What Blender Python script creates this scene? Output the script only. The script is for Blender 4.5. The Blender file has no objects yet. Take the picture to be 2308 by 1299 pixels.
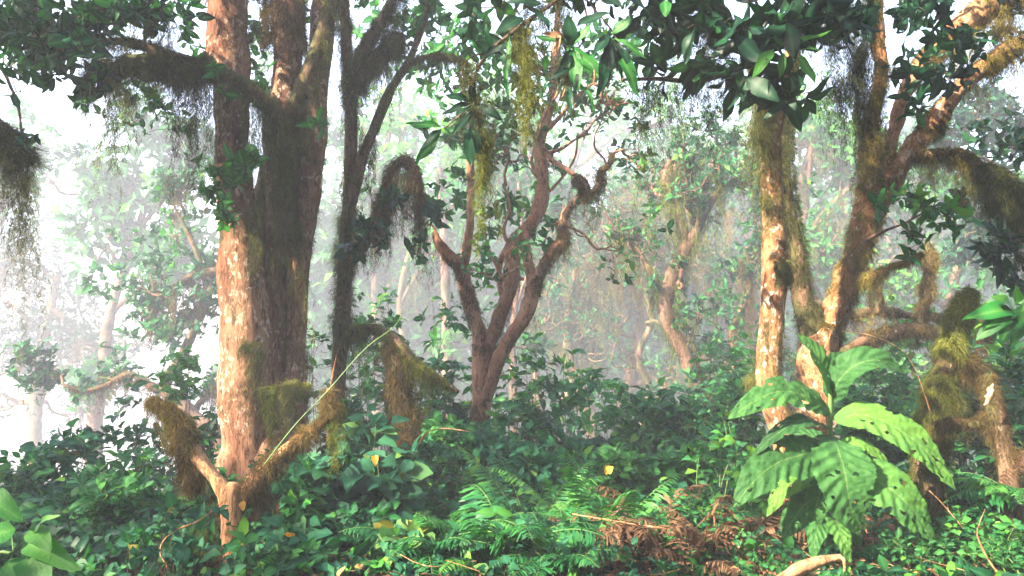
import bpy, math
import numpy as np
from math import radians, pi

# ---------------------------------------------------------------- camera, world, sun, exposure
scene = bpy.context.scene
COL = scene.collection
FPX = 1795.0
PITCH = radians(3.0)
CAM = np.array([0.0, 0.0, 1.35])
cam_data = bpy.data.cameras.new("camera")
cam_data.sensor_width = 36.0
cam_data.lens = FPX / 2308.0 * 36.0
cam_data.clip_start = 0.05
cam_data.clip_end = 1000.0
cam = bpy.data.objects.new("camera", cam_data)
COL.objects.link(cam)
cam.location = CAM
cam.rotation_euler = (radians(90) + PITCH, 0, 0)
scene.camera = cam

SUN_EL, SUN_AZ = radians(32.0), radians(-122.0)     # azimuth from +Y towards +X: to the left and behind the camera
world = bpy.data.worlds.new("World")
scene.world = world
world.use_nodes = True
wn = world.node_tree
wn.nodes.clear()
sky = wn.nodes.new("ShaderNodeTexSky")
sky.sky_type = 'NISHITA'
sky.sun_disc = False
sky.sun_elevation = SUN_EL
sky.sun_rotation = SUN_AZ
sky.air_density = 1.0
sky.dust_density = 3.0
bgn = wn.nodes.new("ShaderNodeBackground")
bgn.inputs['Strength'].default_value = 0.15
wo = wn.nodes.new("ShaderNodeOutputWorld")
wn.links.new(sky.outputs[0], bgn.inputs[0])
wn.links.new(bgn.outputs[0], wo.inputs[0])
sd = bpy.data.lights.new("sun", 'SUN')
sd.energy = 5.0
sd.angle = radians(0.6)
sd.color = (1.0, 0.85, 0.66)
sun = bpy.data.objects.new("sun", sd)
COL.objects.link(sun)
from mathutils import Vector
sdir = Vector((math.sin(SUN_AZ) * math.cos(SUN_EL), math.cos(SUN_AZ) * math.cos(SUN_EL), math.sin(SUN_EL)))
sun.rotation_euler = sdir.to_track_quat('Z', 'Y').to_euler()
scene.view_settings.view_transform = 'Standard'
scene.view_settings.look = 'None'
scene.view_settings.gamma = 1.0
scene.view_settings.exposure = 2.8
cy = scene.cycles
cy.max_bounces = 6
cy.diffuse_bounces = 3
cy.glossy_bounces = 2
cy.transmission_bounces = 3
cy.volume_bounces = 2
cy.caustics_reflective = False
cy.caustics_refractive = False
cy.use_denoising = True

# ---------------------------------------------------------------- helpers
UP = np.array([0.0, 0.0, 1.0])
_F = np.array([0, math.cos(PITCH), math.sin(PITCH)])
_U = np.array([0, -math.sin(PITCH), math.cos(PITCH)])
_R = np.array([1.0, 0, 0])

def at(px, py, Y):
    d = _F + (px - 1154.0) / FPX * _R + (649.5 - py) / FPX * _U
    return CAM + d * (Y / d[1])

def psz(Y):                       # metres per photo pixel at distance Y
    return Y / FPX

_wr = np.random.default_rng(5)
_WD = _wr.normal(size=(7, 3)); _WD /= np.linalg.norm(_WD, axis=1)[:, None]
_WD *= np.linspace(0.7, 2.3, 7)[:, None]
_WP = _wr.uniform(0, 6.28, 7)

def pn(P, f=1.0, seed=0.0):       # smooth pseudo-noise, about -1..1
    a = np.asarray(P) @ (_WD.T * f) + _WP + seed * 1.7
    return np.sin(a + 0.8 * np.sin(a[..., ::-1] * 1.3 + seed)).sum(-1) / 3.2

def gz(x, y):                     # ground height: a ridge top that falls away behind and to the left
    x = np.asarray(x, float); y = np.asarray(y, float)
    d = np.clip(y - 7.5, 0, None)
    sl = 0.26 + 0.10 / (1 + np.exp((x + 1.0) * 0.8))
    z = -sl * d
    l = np.clip(-x - 1.2, 0, None)
    z = z - 0.10 * l
    z = z + 0.04 * np.sin(1.7 * x + 0.6 * y) + 0.03 * np.sin(3.1 * y - 1.2 * x) + 0.02 * np.sin(5.3 * x + 4.1 * y)
    return np.maximum(z, -14 + 0.5 * np.sin(x * .1) + 0.5 * np.sin(y * .13))

def norm(v):
    return v / (np.linalg.norm(v, axis=-1, keepdims=True) + 1e-9)

class MB:
    def __init__(s):
        s.v = []; s.t = []; s.u = []; s.q = []; s.r = []; s.n = 0
    def add(s, V, quads=None, tris=None, tone=0.5, vein=0.0):
        V = np.asarray(V, float).reshape(-1, 3); k = len(V)
        s.v.append(V)
        s.t.append(np.broadcast_to(np.asarray(tone, float), (k,)).copy())
        s.u.append(np.broadcast_to(np.asarray(vein, float), (k,)).copy())
        if quads is not None and len(quads): s.q.append(np.asarray(quads, np.int64).reshape(-1, 4) + s.n)
        if tris is not None and len(tris): s.r.append(np.asarray(tris, np.int64).reshape(-1, 3) + s.n)
        s.n += k
        return s
    def build(s, name, mat, parent=None, loc=None, smooth=True):
        V = np.concatenate(s.v) if s.v else np.zeros((0, 3))
        base = np.array(parent['_w']) if parent is not None else (np.array(loc) if loc is not None else np.zeros(3))
        me = bpy.data.meshes.new(name)
        Q = np.concatenate(s.q) if s.q else np.zeros((0, 4), np.int64)
        T = np.concatenate(s.r) if s.r else np.zeros((0, 3), np.int64)
        me.vertices.add(len(V))
        me.vertices.foreach_set('co', (V - base).astype(np.float32).ravel())
        nl = Q.size + T.size
        me.loops.add(nl)
        me.loops.foreach_set('vertex_index', np.concatenate([Q.ravel(), T.ravel()]).astype(np.int32))
        npoly = len(Q) + len(T)
        me.polygons.add(npoly)
        st = np.concatenate([np.arange(len(Q)) * 4, Q.size + np.arange(len(T)) * 3]).astype(np.int32)
        me.polygons.foreach_set('loop_start', st)
        me.polygons.foreach_set('use_smooth', np.full(npoly, smooth))
        a = me.attributes.new('tone', 'FLOAT', 'POINT')
        a.data.foreach_set('value', np.concatenate(s.t).astype(np.float32))
        a = me.attributes.new('vein', 'FLOAT', 'POINT')
        a.data.foreach_set('value', np.concatenate(s.u).astype(np.float32))
        me.update(calc_edges=True)
        me.materials.append(mat)
        o = bpy.data.objects.new(name, me)
        COL.objects.link(o)
        if parent is not None: o.parent = parent
        else: o.location = base
        return o

def thing(name, label, cat, loc, group=None):
    o = bpy.data.objects.new(name, None)
    o.empty_display_size = 0.1
    COL.objects.link(o)
    o.location = loc
    o['_w'] = [float(c) for c in loc]
    o['label'] = label; o['category'] = cat
    if group: o['group'] = group
    return o

def tag(o, label=None, cat=None, group=None, kind=None):
    if label: o['label'] = label
    if cat: o['category'] = cat
    if group: o['group'] = group
    if kind: o['kind'] = kind
    return o

def spline(P, step):
    """Catmull-Rom through rows of P (x,y,z,extra...), resampled about every step metres."""
    P = np.asarray(P, float)
    if len(P) < 3:
        n = max(2, int(np.linalg.norm(P[1, :3] - P[0, :3]) / step))
        t = np.linspace(0, 1, n + 1)[:, None]
        return P[0] * (1 - t) + P[1] * t
    E = np.vstack([2 * P[0] - P[1], P, 2 * P[-1] - P[-2]])
    out = []
    for i in range(1, len(E) - 2):
        n = max(1, int(np.ceil(np.linalg.norm(E[i + 1, :3] - E[i, :3]) / step)))
        t = (np.arange(n) / n)[:, None]
        a, b, c, d = E[i - 1], E[i], E[i + 1], E[i + 2]
        out.append(0.5 * (2 * b + (c - a) * t + (2 * a - 5 * b + 4 * c - d) * t ** 2 + (3 * b - a - 3 * c + d) * t ** 3))
    out.append(P[-1:])
    return np.vstack(out)

def pxpath(pts):
    """rows (px, py, Y, width_px) -> rows (x, y, z, radius)"""
    return np.array([list(at(p[0], p[1], p[2])) + [max(p[3], 1) * 0.5 * psz(p[2])] for p in pts])

def tube(mb, P, sides=14, step=None, lump=0.12, lf=5.0, flute=0.0, seed=0, tone=0.5, wob=0.0):
    r0 = float(np.mean(np.asarray(P)[:, 3]))
    S = spline(P, step or max(0.02, r0 * 0.5))
    C, R = S[:, :3].copy(), np.maximum(S[:, 3], 0.0008)
    if wob: C += np.stack([pn(C, 2.5, seed + k) for k in range(3)], 1) * wob
    T = norm(np.gradient(C, axis=0))
    n = len(C)
    N = np.zeros((n, 3))
    a = np.cross(T[0], [0.31, 0.9, 0.1]); N[0] = a / (np.linalg.norm(a) + 1e-9)
    for i in range(1, n):
        v = N[i - 1] - T[i] * np.dot(N[i - 1], T[i])
        N[i] = v / (np.linalg.norm(v) + 1e-9)
    B = np.cross(T, N)
    th = np.linspace(0, 2 * pi, sides, endpoint=False)
    dirs = N[:, None] * np.cos(th)[None, :, None] + B[:, None] * np.sin(th)[None, :, None]
    base = C[:, None] + dirs * R[:, None, None]
    m = 1 + lump * pn(base, lf, seed) + lump * 0.5 * pn(base, lf * 2.7, seed + 3)
    if flute:
        m = m + flute * .35 * np.sin(11 * th[None, :] + 2 * np.sin(C[:, 2:3] * 2.1 + seed)) + flute * np.sin(3 * th[None, :] + 1.3 * np.sin(C[:, 2:3] * 1.2 + seed)) * 0.6 + flute * 0.5 * np.sin(5 * th[None, :] + seed + C[:, 2:3])
    V = C[:, None] + dirs * (R[:, None] * m)[..., None]
    i = np.arange(n - 1)[:, None]; j = np.arange(sides)[None, :]
    j2 = (j + 1) % sides
    Q = np.stack([i * sides + j, i * sides + j2, (i + 1) * sides + j2, (i + 1) * sides + j], -1).reshape(-1, 4)
    V = V.reshape(-1, 3)
    V = np.vstack([V, C[:1] - T[:1] * R[0] * .2, C[-1:] + T[-1:] * R[-1] * .4])
    a, b = n * sides, n * sides + 1
    jj = np.arange(sides)
    T1 = np.stack([np.full(sides, a), (jj + 1) % sides, jj], 1)
    T2 = np.stack([np.full(sides, b), (n - 1) * sides + jj, (n - 1) * sides + (jj + 1) % sides], 1)
    mb.add(V, Q, np.vstack([T1, T2]), tone)
    return C, R, T

def ribbons(mb, PP, W, tone, rng):
    """PP (n,k,3) polylines as thin tapering ribbons; W (n,) width; tone (n,)"""
    n, k, _ = PP.shape
    if n == 0: return
    T = norm(PP[:, -1] - PP[:, 0])
    s = norm(np.cross(T, rng.normal(size=(n, 3)) + 1e-3))
    # ribbons turn along their length
    s2 = np.cross(T, s)
    ang = rng.uniform(0, 3, (n, 1)) * np.linspace(0, 1, k)[None]
    side = s[:, None] * np.cos(ang)[..., None] + s2[:, None] * np.sin(ang)[..., None]
    w = W[:, None] * (1 - 0.75 * np.linspace(0, 1, k)[None] ** 1.5) * 0.5
    V = np.stack([PP - side * w[..., None], PP + side * w[..., None]], 2).reshape(-1, 3)
    i = np.arange(n)[:, None] * (2 * k); j = np.arange(k - 1)[None] * 2
    b = (i + j).ravel()
    Q = np.stack([b, b + 1, b + 3, b + 2], 1)
    mb.add(V, Q, None, np.repeat(tone, 2 * k))

def wobble(n, k, amp, rng):
    w = rng.normal(size=(n, k, 3)); w[:, 0] = 0
    return np.cumsum(w, axis=1) * amp[:, None, None]

def filaments(mb, p, d, L, w, curl, tone, rng, k=4, grav=.5):
    """short crinkled threads from p heading d"""
    n = len(p)
    if n == 0: return
    u = np.linspace(0, 1, k)[None, :, None]
    PP = p[:, None] + norm(d)[:, None] * (L[:, None, None] * u) + np.array([0, 0, -1.0]) * (L[:, None, None] * grav * u ** 2)
    st = rng.normal(size=(n, k, 3)); st[:, 0] = 0
    PP = PP + (0.5 * st + 0.5 * np.cumsum(st, 1)) * (L * curl)[:, None, None]
    ribbons(mb, PP, w * rng.uniform(.6, 1.5, n), tone, rng)

def curtain(mb, P, lens, per_m=120, strands=16, r0=0.05, width=0.0045, rng=None, seed=0, curl=0.05, k=6, thresh=-0.6, spread=1.0, tone=0.5):
    """ragged tufts of short crinkled threads hanging from a path. P rows xyz+radius; lens = list of (t, length_m)"""
    S = spline(P, 0.02)
    C = S[:, :3]; R = S[:, 3]
    d = np.r_[0, np.cumsum(np.linalg.norm(np.diff(C, axis=0), axis=1))]
    L = d[-1]; n = max(3, int(L * per_m * .5))
    t = rng.uniform(0, 1, n)
    c = np.stack([np.interp(t * L, d, C[:, a]) for a in range(3)], 1)
    r = np.interp(t * L, d, R)
    ll = np.interp(t, [a for a, b in lens], [b for a, b in lens])
    m = 0.9 * pn(c, 4.0, seed) + 0.7 * pn(c, 11.0, seed + 2) + .3 * pn(c, 27.0, seed + 4)
    ll = ll * np.clip(0.9 + 0.75 * m, 0.15, 2.2) * rng.uniform(0.35, 1.45, n) ** 1.1
    keep = (m > thresh) & (ll > .015)
    c, r, ll = c[keep], r[keep], ll[keep]; n = len(c)
    if n == 0: return
    c = c + rng.normal(size=(n, 3)) * np.array([1, 1, .5]) * (r * 0.6)[:, None] * spread
    rr0 = r0 * rng.uniform(.35, .95, n)
    fl = np.clip(width * 12, .028, .075)
    cnt = np.clip((ll / fl * strands * .55), 6, 140).astype(int)
    idx = np.repeat(np.arange(n), cnt); N = len(idx)
    t = rng.uniform(0, 1, N) ** 1.25
    wob = rng.normal(size=(n, 3)) * [1, 1, 0]; ph = rng.uniform(0, 6, n)
    ax = c[idx] + np.array([0, 0, -1.0]) * (ll[idx] * t)[:, None] + wob[idx] * (.10 * ll[idx] * t ** 1.5)[:, None]
    ax[:, 0] += .012 * np.sin(t * ll[idx] * 22 + ph[idx]); 
    rad = rr0[idx] * (1 - t) ** .7 * (.65 + .5 * np.sin(t * ll[idx] * 38 + ph[idx] * 2) ** 2) + .003
    p = ax + rng.normal(size=(N, 3)) * rad[:, None] * .6
    dd = rng.normal(size=(N, 3)) * .55 + [0, 0, -.8]
    tn = np.clip(tone + 0.18 * pn(c, 3.0, seed + 5)[idx] + rng.normal(0, .2, n)[idx] + rng.normal(0, .12, N), 0, 1)
    filaments(mb, p, dd, fl * rng.uniform(.5, 1.5, N) * (1 - .3 * t), np.full(N, width * .85), max(.16, curl * 1.6), tn, rng, k=4)

def fur(mb, P, n, length=0.05, width=0.004, rng=None, seed=0, thresh=0.0, grav=0.6, curl=0.12, k=4, f=4.0, side=None, trange=(0, 1), tone=0.5, jut=0.0):
    """short crinkled moss growing out of a limb's bark"""
    S = spline(P, 0.02); C = S[:, :3]; R = S[:, 3]
    T = norm(np.gradient(C, axis=0))
    t = rng.uniform(trange[0], trange[1], n) * (len(C) - 1)
    i = np.clip(t.astype(int), 0, len(C) - 2); fr = (t - i)[:, None]
    c = C[i] * (1 - fr) + C[i + 1] * fr; r = R[i]
    g = rng.normal(size=(n, 3)); tt = T[i]
    g = norm(g - tt * (g * tt).sum(1, keepdims=True))
    p = c + g * (r * 0.95)[:, None]
    m = pn(p, f, seed) + .5 * pn(p, f * 3.1, seed + 1) + .3 * pn(p, f * 9, seed + 2)
    if side is not None: m = m + (g @ np.asarray(side, float)) * 0.8
    keep = m > (max(thresh, -.6) if thresh > -2.5 else thresh)
    p, g, m = p[keep], g[keep], m[keep]; n = len(p)
    if n == 0: return
    clump = np.clip(.45 + .75 * pn(p, 13.0, seed + 3), 0, 1.4)
    L = length * .62 * rng.uniform(.4, 1.3, n) * (.5 + clump)
    p = p + g * (clump * length * .35)[:, None] * rng.uniform(0, 1, (n, 1))
    d = g * .7 + rng.normal(size=(n, 3)) * .65 + [0, 0, -grav * .8]
    tn = np.clip(tone + 0.22 * pn(p, 2.3, seed + 9) + .22 * (clump - .5) + rng.normal(0, .13, n), 0, 1)
    filaments(mb, p, d, L, np.full(n, width), .2, tn, rng, k=k)

def gnarl(mb, tips, p, d, L, r, depth, rng, up=.25, wild=.45, sides=6):
    """a twisting branch that forks into thinner ones; collects its tips"""
    n = 9; pts = [np.r_[p, r]]; q = np.array(p, float); dd = norm(np.array(d, float))
    for i in range(n):
        dd = norm(dd + rng.normal(size=3) * wild + np.array([0, 0, up]) * .35)
        q = q + dd * L / n
        pts.append(np.r_[q, r * (1 - .6 * (i + 1) / n)])
    P = np.array(pts); tube(mb, P, sides, step=L / n / 2, lump=.15, lf=10, seed=rng.uniform(0, 50))
    tips.append((P[-1, :3], dd)); tips.append((P[6, :3], norm(dd + rng.normal(size=3) * .6)))
    if depth > 0:
        for k in range(rng.integers(2, 5)):
            j = rng.integers(3, n + 1)
            nd = norm(P[j, :3] - P[j - 1, :3]) + rng.normal(size=3) * [.9, .6, .6]
            gnarl(mb, tips, P[j, :3], nd, L * rng.uniform(.5, .8), P[j, 3] * .75, depth - 1, rng, up, wild, max(4, sides - 1))

# leaf templates: stations along the length, (u, halfwidth, z-lift of edge)
def _leaf_template(seg, prof):
    u = np.linspace(0, 1, seg + 1)
    w = prof(u)
    V = []
    for a, b in zip(u, w):
        V += [(a, -b, 1), (a, 0, 0), (a, b, 1)]
    Q = []
    for s in range(seg):
        b = s * 3
        Q += [(b, b + 1, b + 4, b + 3), (b + 1, b + 2, b + 5, b + 4)]
    return np.array(V, float), np.array(Q)

def _prof_ell(u): return np.maximum(np.sin(np.pi * np.clip(u, 0, 1) ** 0.85) ** 0.8, 0.02)
def _prof_ovt(u): return np.maximum(np.sin(np.pi * np.clip(u, 0, 1) ** 0.6) ** 0.75, 0.02) * (1 - 0.1 * u)
def _prof_lan(u): return np.maximum(np.sin(np.pi * np.clip(u, 0, 1) ** 1.15) ** 0.9, 0.02)
TEMPL = {('ell', s): _leaf_template(s, _prof_ell) for s in (2, 3, 4, 7)}
TEMPL.update({('ovt', s): _leaf_template(s, _prof_ovt) for s in (2, 3, 4, 7)})
TEMPL.update({('lan', s): _leaf_template(s, _prof_lan) for s in (2, 3, 4, 7)})

def leaves(mb, P, D, N, L, W, rng, kind='ell', seg=4, fold=0.35, droop=0.35, tone=None, tonebase=0.5, tonevar=0.2):
    """vectorised leaves. P base, D direction, N face normal hint, L length, W half width"""
    P = np.asarray(P, float); n = len(P)
    if n == 0: return
    D = norm(np.asarray(D, float)); N = np.asarray(N, float)
    N = norm(N - D * (N * D).sum(1, keepdims=True))
    S = np.cross(D, N)
    L = np.broadcast_to(L, (n,)).astype(float); W = np.broadcast_to(W, (n,)).astype(float)
    TV, TQ = TEMPL[(kind, seg)]
    u = TV[:, 0][None]; s = TV[:, 1][None]; e = TV[:, 2][None]
    dr = (droop * rng.uniform(0.2, 1.6, n))[:, None]
    fo = (fold * rng.uniform(0.2, 1.5, n))[:, None]
    x = u * L[:, None] * (1 - 0.25 * dr * u)
    y = s * W[:, None] * np.cos(fo)
    z = -dr * u ** 2 * L[:, None] + np.abs(s) * W[:, None] * np.sin(fo) + 0.05 * L[:, None] * np.sin(u * 9 + rng.uniform(0, 6, (n, 1))) * e
    tw = (rng.normal(0, .35, n))[:, None] * u
    y2 = y * np.cos(tw); z = z + y * np.sin(tw)
    V = P[:, None] + D[:, None] * x[..., None] + S[:, None] * y2[..., None] + N[:, None] * z[..., None]
    k = TV.shape[0]
    Q = (np.arange(n)[:, None, None] * k + TQ[None]).reshape(-1, 4)
    if tone is None: tone = np.clip(rng.normal(tonebase, tonevar, n), 0, 1)
    mb.add(V.reshape(-1, 3), Q, None, np.repeat(tone, k), np.tile(1 - np.minimum(TV[:, 2], 1), n))

def whorls(mb, C, A, n_leaf, L, Wr, rng, open_=1.0, **kw):
    """C centres (m,3), A axes (m,3): each gets n_leaf leaves spreading round its axis"""
    m = len(C)
    if m == 0: return
    A = norm(A)
    X = norm(np.cross(A, rng.normal(size=(m, 3)))); Yv = np.cross(A, X)
    j = np.arange(n_leaf)
    th = rng.uniform(0, 6.28, (m, 1)) + j[None] * 2.4 + rng.normal(0, .15, (m, n_leaf))
    el = rng.uniform(0.1, 0.9, (m, n_leaf)) / open_
    rad = X[:, None] * np.cos(th)[..., None] + Yv[:, None] * np.sin(th)[..., None]
    D = rad * np.cos(el)[..., None] + A[:, None] * np.sin(el)[..., None]
    N = A[:, None] * np.cos(el)[..., None] - rad * np.sin(el)[..., None]
    P = C[:, None] + A[:, None] * (rng.uniform(-.35, .1, (m, n_leaf)) * L)[..., None]
    l = (L * rng.uniform(.6, 1.15, (m, n_leaf))).ravel()
    tone = None
    tb = kw.pop('tonebase', .5); tv = kw.pop('tonevar', .2)
    tone = np.clip((rng.normal(tb, tv * .7, (m, 1)) + rng.normal(0, tv * .7, (m, n_leaf))), 0, 1).ravel()
    kp = rng.uniform(0, 1, len(l)) < .72
    D = D + rng.normal(size=D.shape) * .22; N = N + rng.normal(size=N.shape) * .3
    l = l * rng.uniform(.65, 1.15, len(l))
    leaves(mb, P.reshape(-1, 3)[kp], D.reshape(-1, 3)[kp], N.reshape(-1, 3)[kp], l[kp], l[kp] * Wr * rng.uniform(.8, 1.2, kp.sum()), rng, tone=tone[kp], **kw)

def twigs(mb, A, B, r, rng, sag=0.1, k=5, tone=0.5):
    """thin three-sided stems from A to B"""
    A = np.asarray(A, float); B = np.asarray(B, float); n = len(A)
    if n == 0: return
    u = np.linspace(0, 1, k)[None, :, None]
    L = np.linalg.norm(B - A, axis=1)
    bow = rng.normal(size=(n, 3)) * (L * sag)[:, None]
    C = A[:, None] * (1 - u) + B[:, None] * u + bow[:, None] * (4 * u * (1 - u))
    T = norm(B - A); X = norm(np.cross(T, rng.normal(size=(n, 3)))); Yv = np.cross(T, X)
    th = np.array([0, 2.09, 4.19])
    off = X[:, None, None] * np.cos(th)[None, None, :, None] + Yv[:, None, None] * np.sin(th)[None, None, :, None]
    rr = np.broadcast_to(r, (n,))[:, None] * (1 - .6 * np.linspace(0, 1, k)[None])
    V = C[:, :, None] + off * rr[..., None, None]
    i = np.arange(n)[:, None, None] * (k * 3); j = np.arange(k - 1)[None, :, None] * 3; s = np.arange(3)[None, None]
    s2 = (s + 1) % 3
    Q = np.stack([i + j + s, i + j + s2, i + j + 3 + s2, i + j + 3 + s], -1).reshape(-1, 4)
    mb.add(V.reshape(-1, 3), Q, None, tone)

# ---------------------------------------------------------------- materials
def newmat(name):
    m = bpy.data.materials.new(name); m.use_nodes = True
    nt = m.node_tree; nt.nodes.clear()
    out = nt.nodes.new('ShaderNodeOutputMaterial')
    return m, nt, out

def ramp(nt, fac, stops):
    r = nt.nodes.new('ShaderNodeValToRGB')
    e = r.color_ramp.elements
    while len(e) < len(stops): e.new(0.5)
    for i, (p, c) in enumerate(stops):
        e[i].position = p; e[i].color = (*c, 1) if len(c) == 3 else c
    nt.links.new(fac, r.inputs[0])
    return r.outputs[0]

def noise(nt, scale, detail=4, rough=0.6, vec=None, dist=0.0):
    n = nt.nodes.new('ShaderNodeTexNoise')
    n.inputs['Scale'].default_value = scale; n.inputs['Detail'].default_value = detail
    n.inputs['Roughness'].default_value = rough; n.inputs['Distortion'].default_value = dist
    if vec is not None: nt.links.new(vec, n.inputs['Vector'])
    return n.outputs['Fac']

def coords(nt, scale=(1, 1, 1), off=(0, 0, 0)):
    t = nt.nodes.new('ShaderNodeTexCoord'); m = nt.nodes.new('ShaderNodeMapping')
    m.inputs['Scale'].default_value = scale; m.inputs['Location'].default_value = off
    nt.links.new(t.outputs['Object'], m.inputs['Vector'])
    return m.outputs[0]

def mix(nt, fac, a, b):
    m = nt.nodes.new('ShaderNodeMix'); m.data_type = 'RGBA'
    if hasattr(fac, 'is_linked'): nt.links.new(fac, m.inputs[0])
    else: m.inputs[0].default_value = fac
    for v, i in ((a, 6), (b, 7)):
        if hasattr(v, 'is_linked'): nt.links.new(v, m.inputs[i])
        else: m.inputs[i].default_value = (*v, 1)
    return m.outputs[2]

def attr(nt, name):
    a = nt.nodes.new('ShaderNodeAttribute'); a.attribute_name = name
    return a.outputs['Fac']

def leaf_mat(name, stops, rough=0.42, trans=0.3, spots=None, veincol=None, veinfac=0.35, tint=(1.2, 1.5, 0.5), bumpy=0.0, spec=0.4):
    m, nt, out = newmat(name)
    c = ramp(nt, attr(nt, 'tone'), stops)
    v = coords(nt)
    if spots:
        s = ramp(nt, noise(nt, 26, 4, .7, v), [(spots[0], (0, 0, 0)), (spots[0] + .05, (1, 1, 1))])
        c = mix(nt, s, c, spots[1])
    c2 = mix(nt, ramp(nt, noise(nt, 9, 3, .6, v), [(.3, (0, 0, 0)), (.7, (1, 1, 1))]), c, c)
    if veincol:
        mm = nt.nodes.new('ShaderNodeMath'); mm.operation = 'MULTIPLY'; mm.inputs[1].default_value = veinfac
        mm.use_clamp = True
        pw = nt.nodes.new('ShaderNodeMath'); pw.operation = 'POWER'; pw.inputs[1].default_value = 4.0
        nt.links.new(attr(nt, 'vein'), pw.inputs[0]); nt.links.new(pw.outputs[0], mm.inputs[0])
        c = mix(nt, mm.outputs[0], c, veincol)
    b = nt.nodes.new('ShaderNodeBsdfPrincipled')
    nt.links.new(c, b.inputs['Base Color'])
    b.inputs['Roughness'].default_value = rough
    b.inputs['Specular IOR Level'].default_value = spec
    if bumpy:
        bp = nt.nodes.new('ShaderNodeBump'); bp.inputs['Strength'].default_value = bumpy; bp.inputs['Distance'].default_value = 0.01
        nt.links.new(noise(nt, 90, 3, .6, v), bp.inputs['Height']); nt.links.new(bp.outputs[0], b.inputs['Normal'])
    t = nt.nodes.new('ShaderNodeBsdfTranslucent')
    mu = nt.nodes.new('ShaderNodeMix'); mu.data_type = 'RGBA'; mu.blend_type = 'MULTIPLY'; mu.inputs[0].default_value = 1
    nt.links.new(c, mu.inputs[6]); mu.inputs[7].default_value = (*tint, 1)
    nt.links.new(mu.outputs[2], t.inputs['Color'])
    mx = nt.nodes.new('ShaderNodeMixShader'); mx.inputs[0].default_value = trans
    nt.links.new(b.outputs[0], mx.inputs[1]); nt.links.new(t.outputs[0], mx.inputs[2])
    nt.links.new(mx.outputs[0], out.inputs[0])
    return m

def moss_mat(name, stops, trans=0.25):
    m, nt, out = newmat(name)
    c = ramp(nt, attr(nt, 'tone'), stops)
    b = nt.nodes.new('ShaderNodeBsdfDiffuse'); b.inputs['Roughness'].default_value = 0.8
    nt.links.new(c, b.inputs[0])
    t = nt.nodes.new('ShaderNodeBsdfTranslucent'); nt.links.new(c, t.inputs[0])
    mx = nt.nodes.new('ShaderNodeMixShader'); mx.inputs[0].default_value = trans
    nt.links.new(b.outputs[0], mx.inputs[1]); nt.links.new(t.outputs[0], mx.inputs[2])
    nt.links.new(mx.outputs[0], out.inputs[0])
    return m

def bark_mat(name, base, dark, pale, moss, pale_at=0.62, moss_at=0.55, streak=0.4, scale=1.0, off=(0, 0, 0)):
    m, nt, out = newmat(name)
    v = coords(nt, (scale, scale, scale * streak), off)
    v2 = coords(nt, (scale, scale, scale * .8), off)
    n1 = noise(nt, 9, 6, .65, v, .3)
    c = ramp(nt, n1, [(.30, dark), (.5, base), (.7, tuple(min(1, x * 1.25) for x in base))])
    rust = ramp(nt, noise(nt, 2.6, 5, .65, v, .6), [(.42, (0, 0, 0)), (.6, (1, 1, 1))])
    c = mix(nt, rust, c, mix(nt, .5, dark, tuple(x * y for x, y in zip(base, (.85, .6, .5)))))
    p = ramp(nt, noise(nt, 22, 5, .6, v2, .2), [(pale_at, (0, 0, 0)), (pale_at + .035, (1, 1, 1))])
    p2 = ramp(nt, noise(nt, 3.2, 2, .5, v2), [(.42, (0, 0, 0)), (.56, (1, 1, 1))])
    pm = nt.nodes.new('ShaderNodeMix'); pm.data_type = 'RGBA'; pm.blend_type = 'MULTIPLY'; pm.inputs[0].default_value = 1
    nt.links.new(p, pm.inputs[6]); nt.links.new(p2, pm.inputs[7])
    c = mix(nt, pm.outputs[2], c, pale)
    q = ramp(nt, noise(nt, 4.2, 7, .7, v, .5), [(moss_at, (0, 0, 0)), (moss_at + .07, (1, 1, 1))])
    mc = ramp(nt, noise(nt, 60, 3, .7, v2), [(.3, tuple(x * .5 for x in moss)), (.7, tuple(x * 1.7 for x in moss))])
    c = mix(nt, q, c, mc)
    crack = ramp(nt, noise(nt, 30, 6, .75, v, 1.2), [(.38, (.22, .2, .2)), (.5, (1, 1, 1))])
    mu = nt.nodes.new('ShaderNodeMix'); mu.data_type = 'RGBA'; mu.blend_type = 'MULTIPLY'; mu.inputs[0].default_value = .95
    nt.links.new(c, mu.inputs[6]); nt.links.new(crack, mu.inputs[7])
    b = nt.nodes.new('ShaderNodeBsdfPrincipled')
    nt.links.new(mu.outputs[2], b.inputs['Base Color'])
    b.inputs['Roughness'].default_value = .85
    b.inputs['Specular IOR Level'].default_value = .2
    bp = nt.nodes.new('ShaderNodeBump'); bp.inputs['Strength'].default_value = .9; bp.inputs['Distance'].default_value = .025
    nt.links.new(noise(nt, 24, 8, .7, v, .4), bp.inputs['Height']); nt.links.new(bp.outputs[0], b.inputs['Normal'])
    nt.links.new(b.outputs[0], out.inputs[0])
    return m

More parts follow.
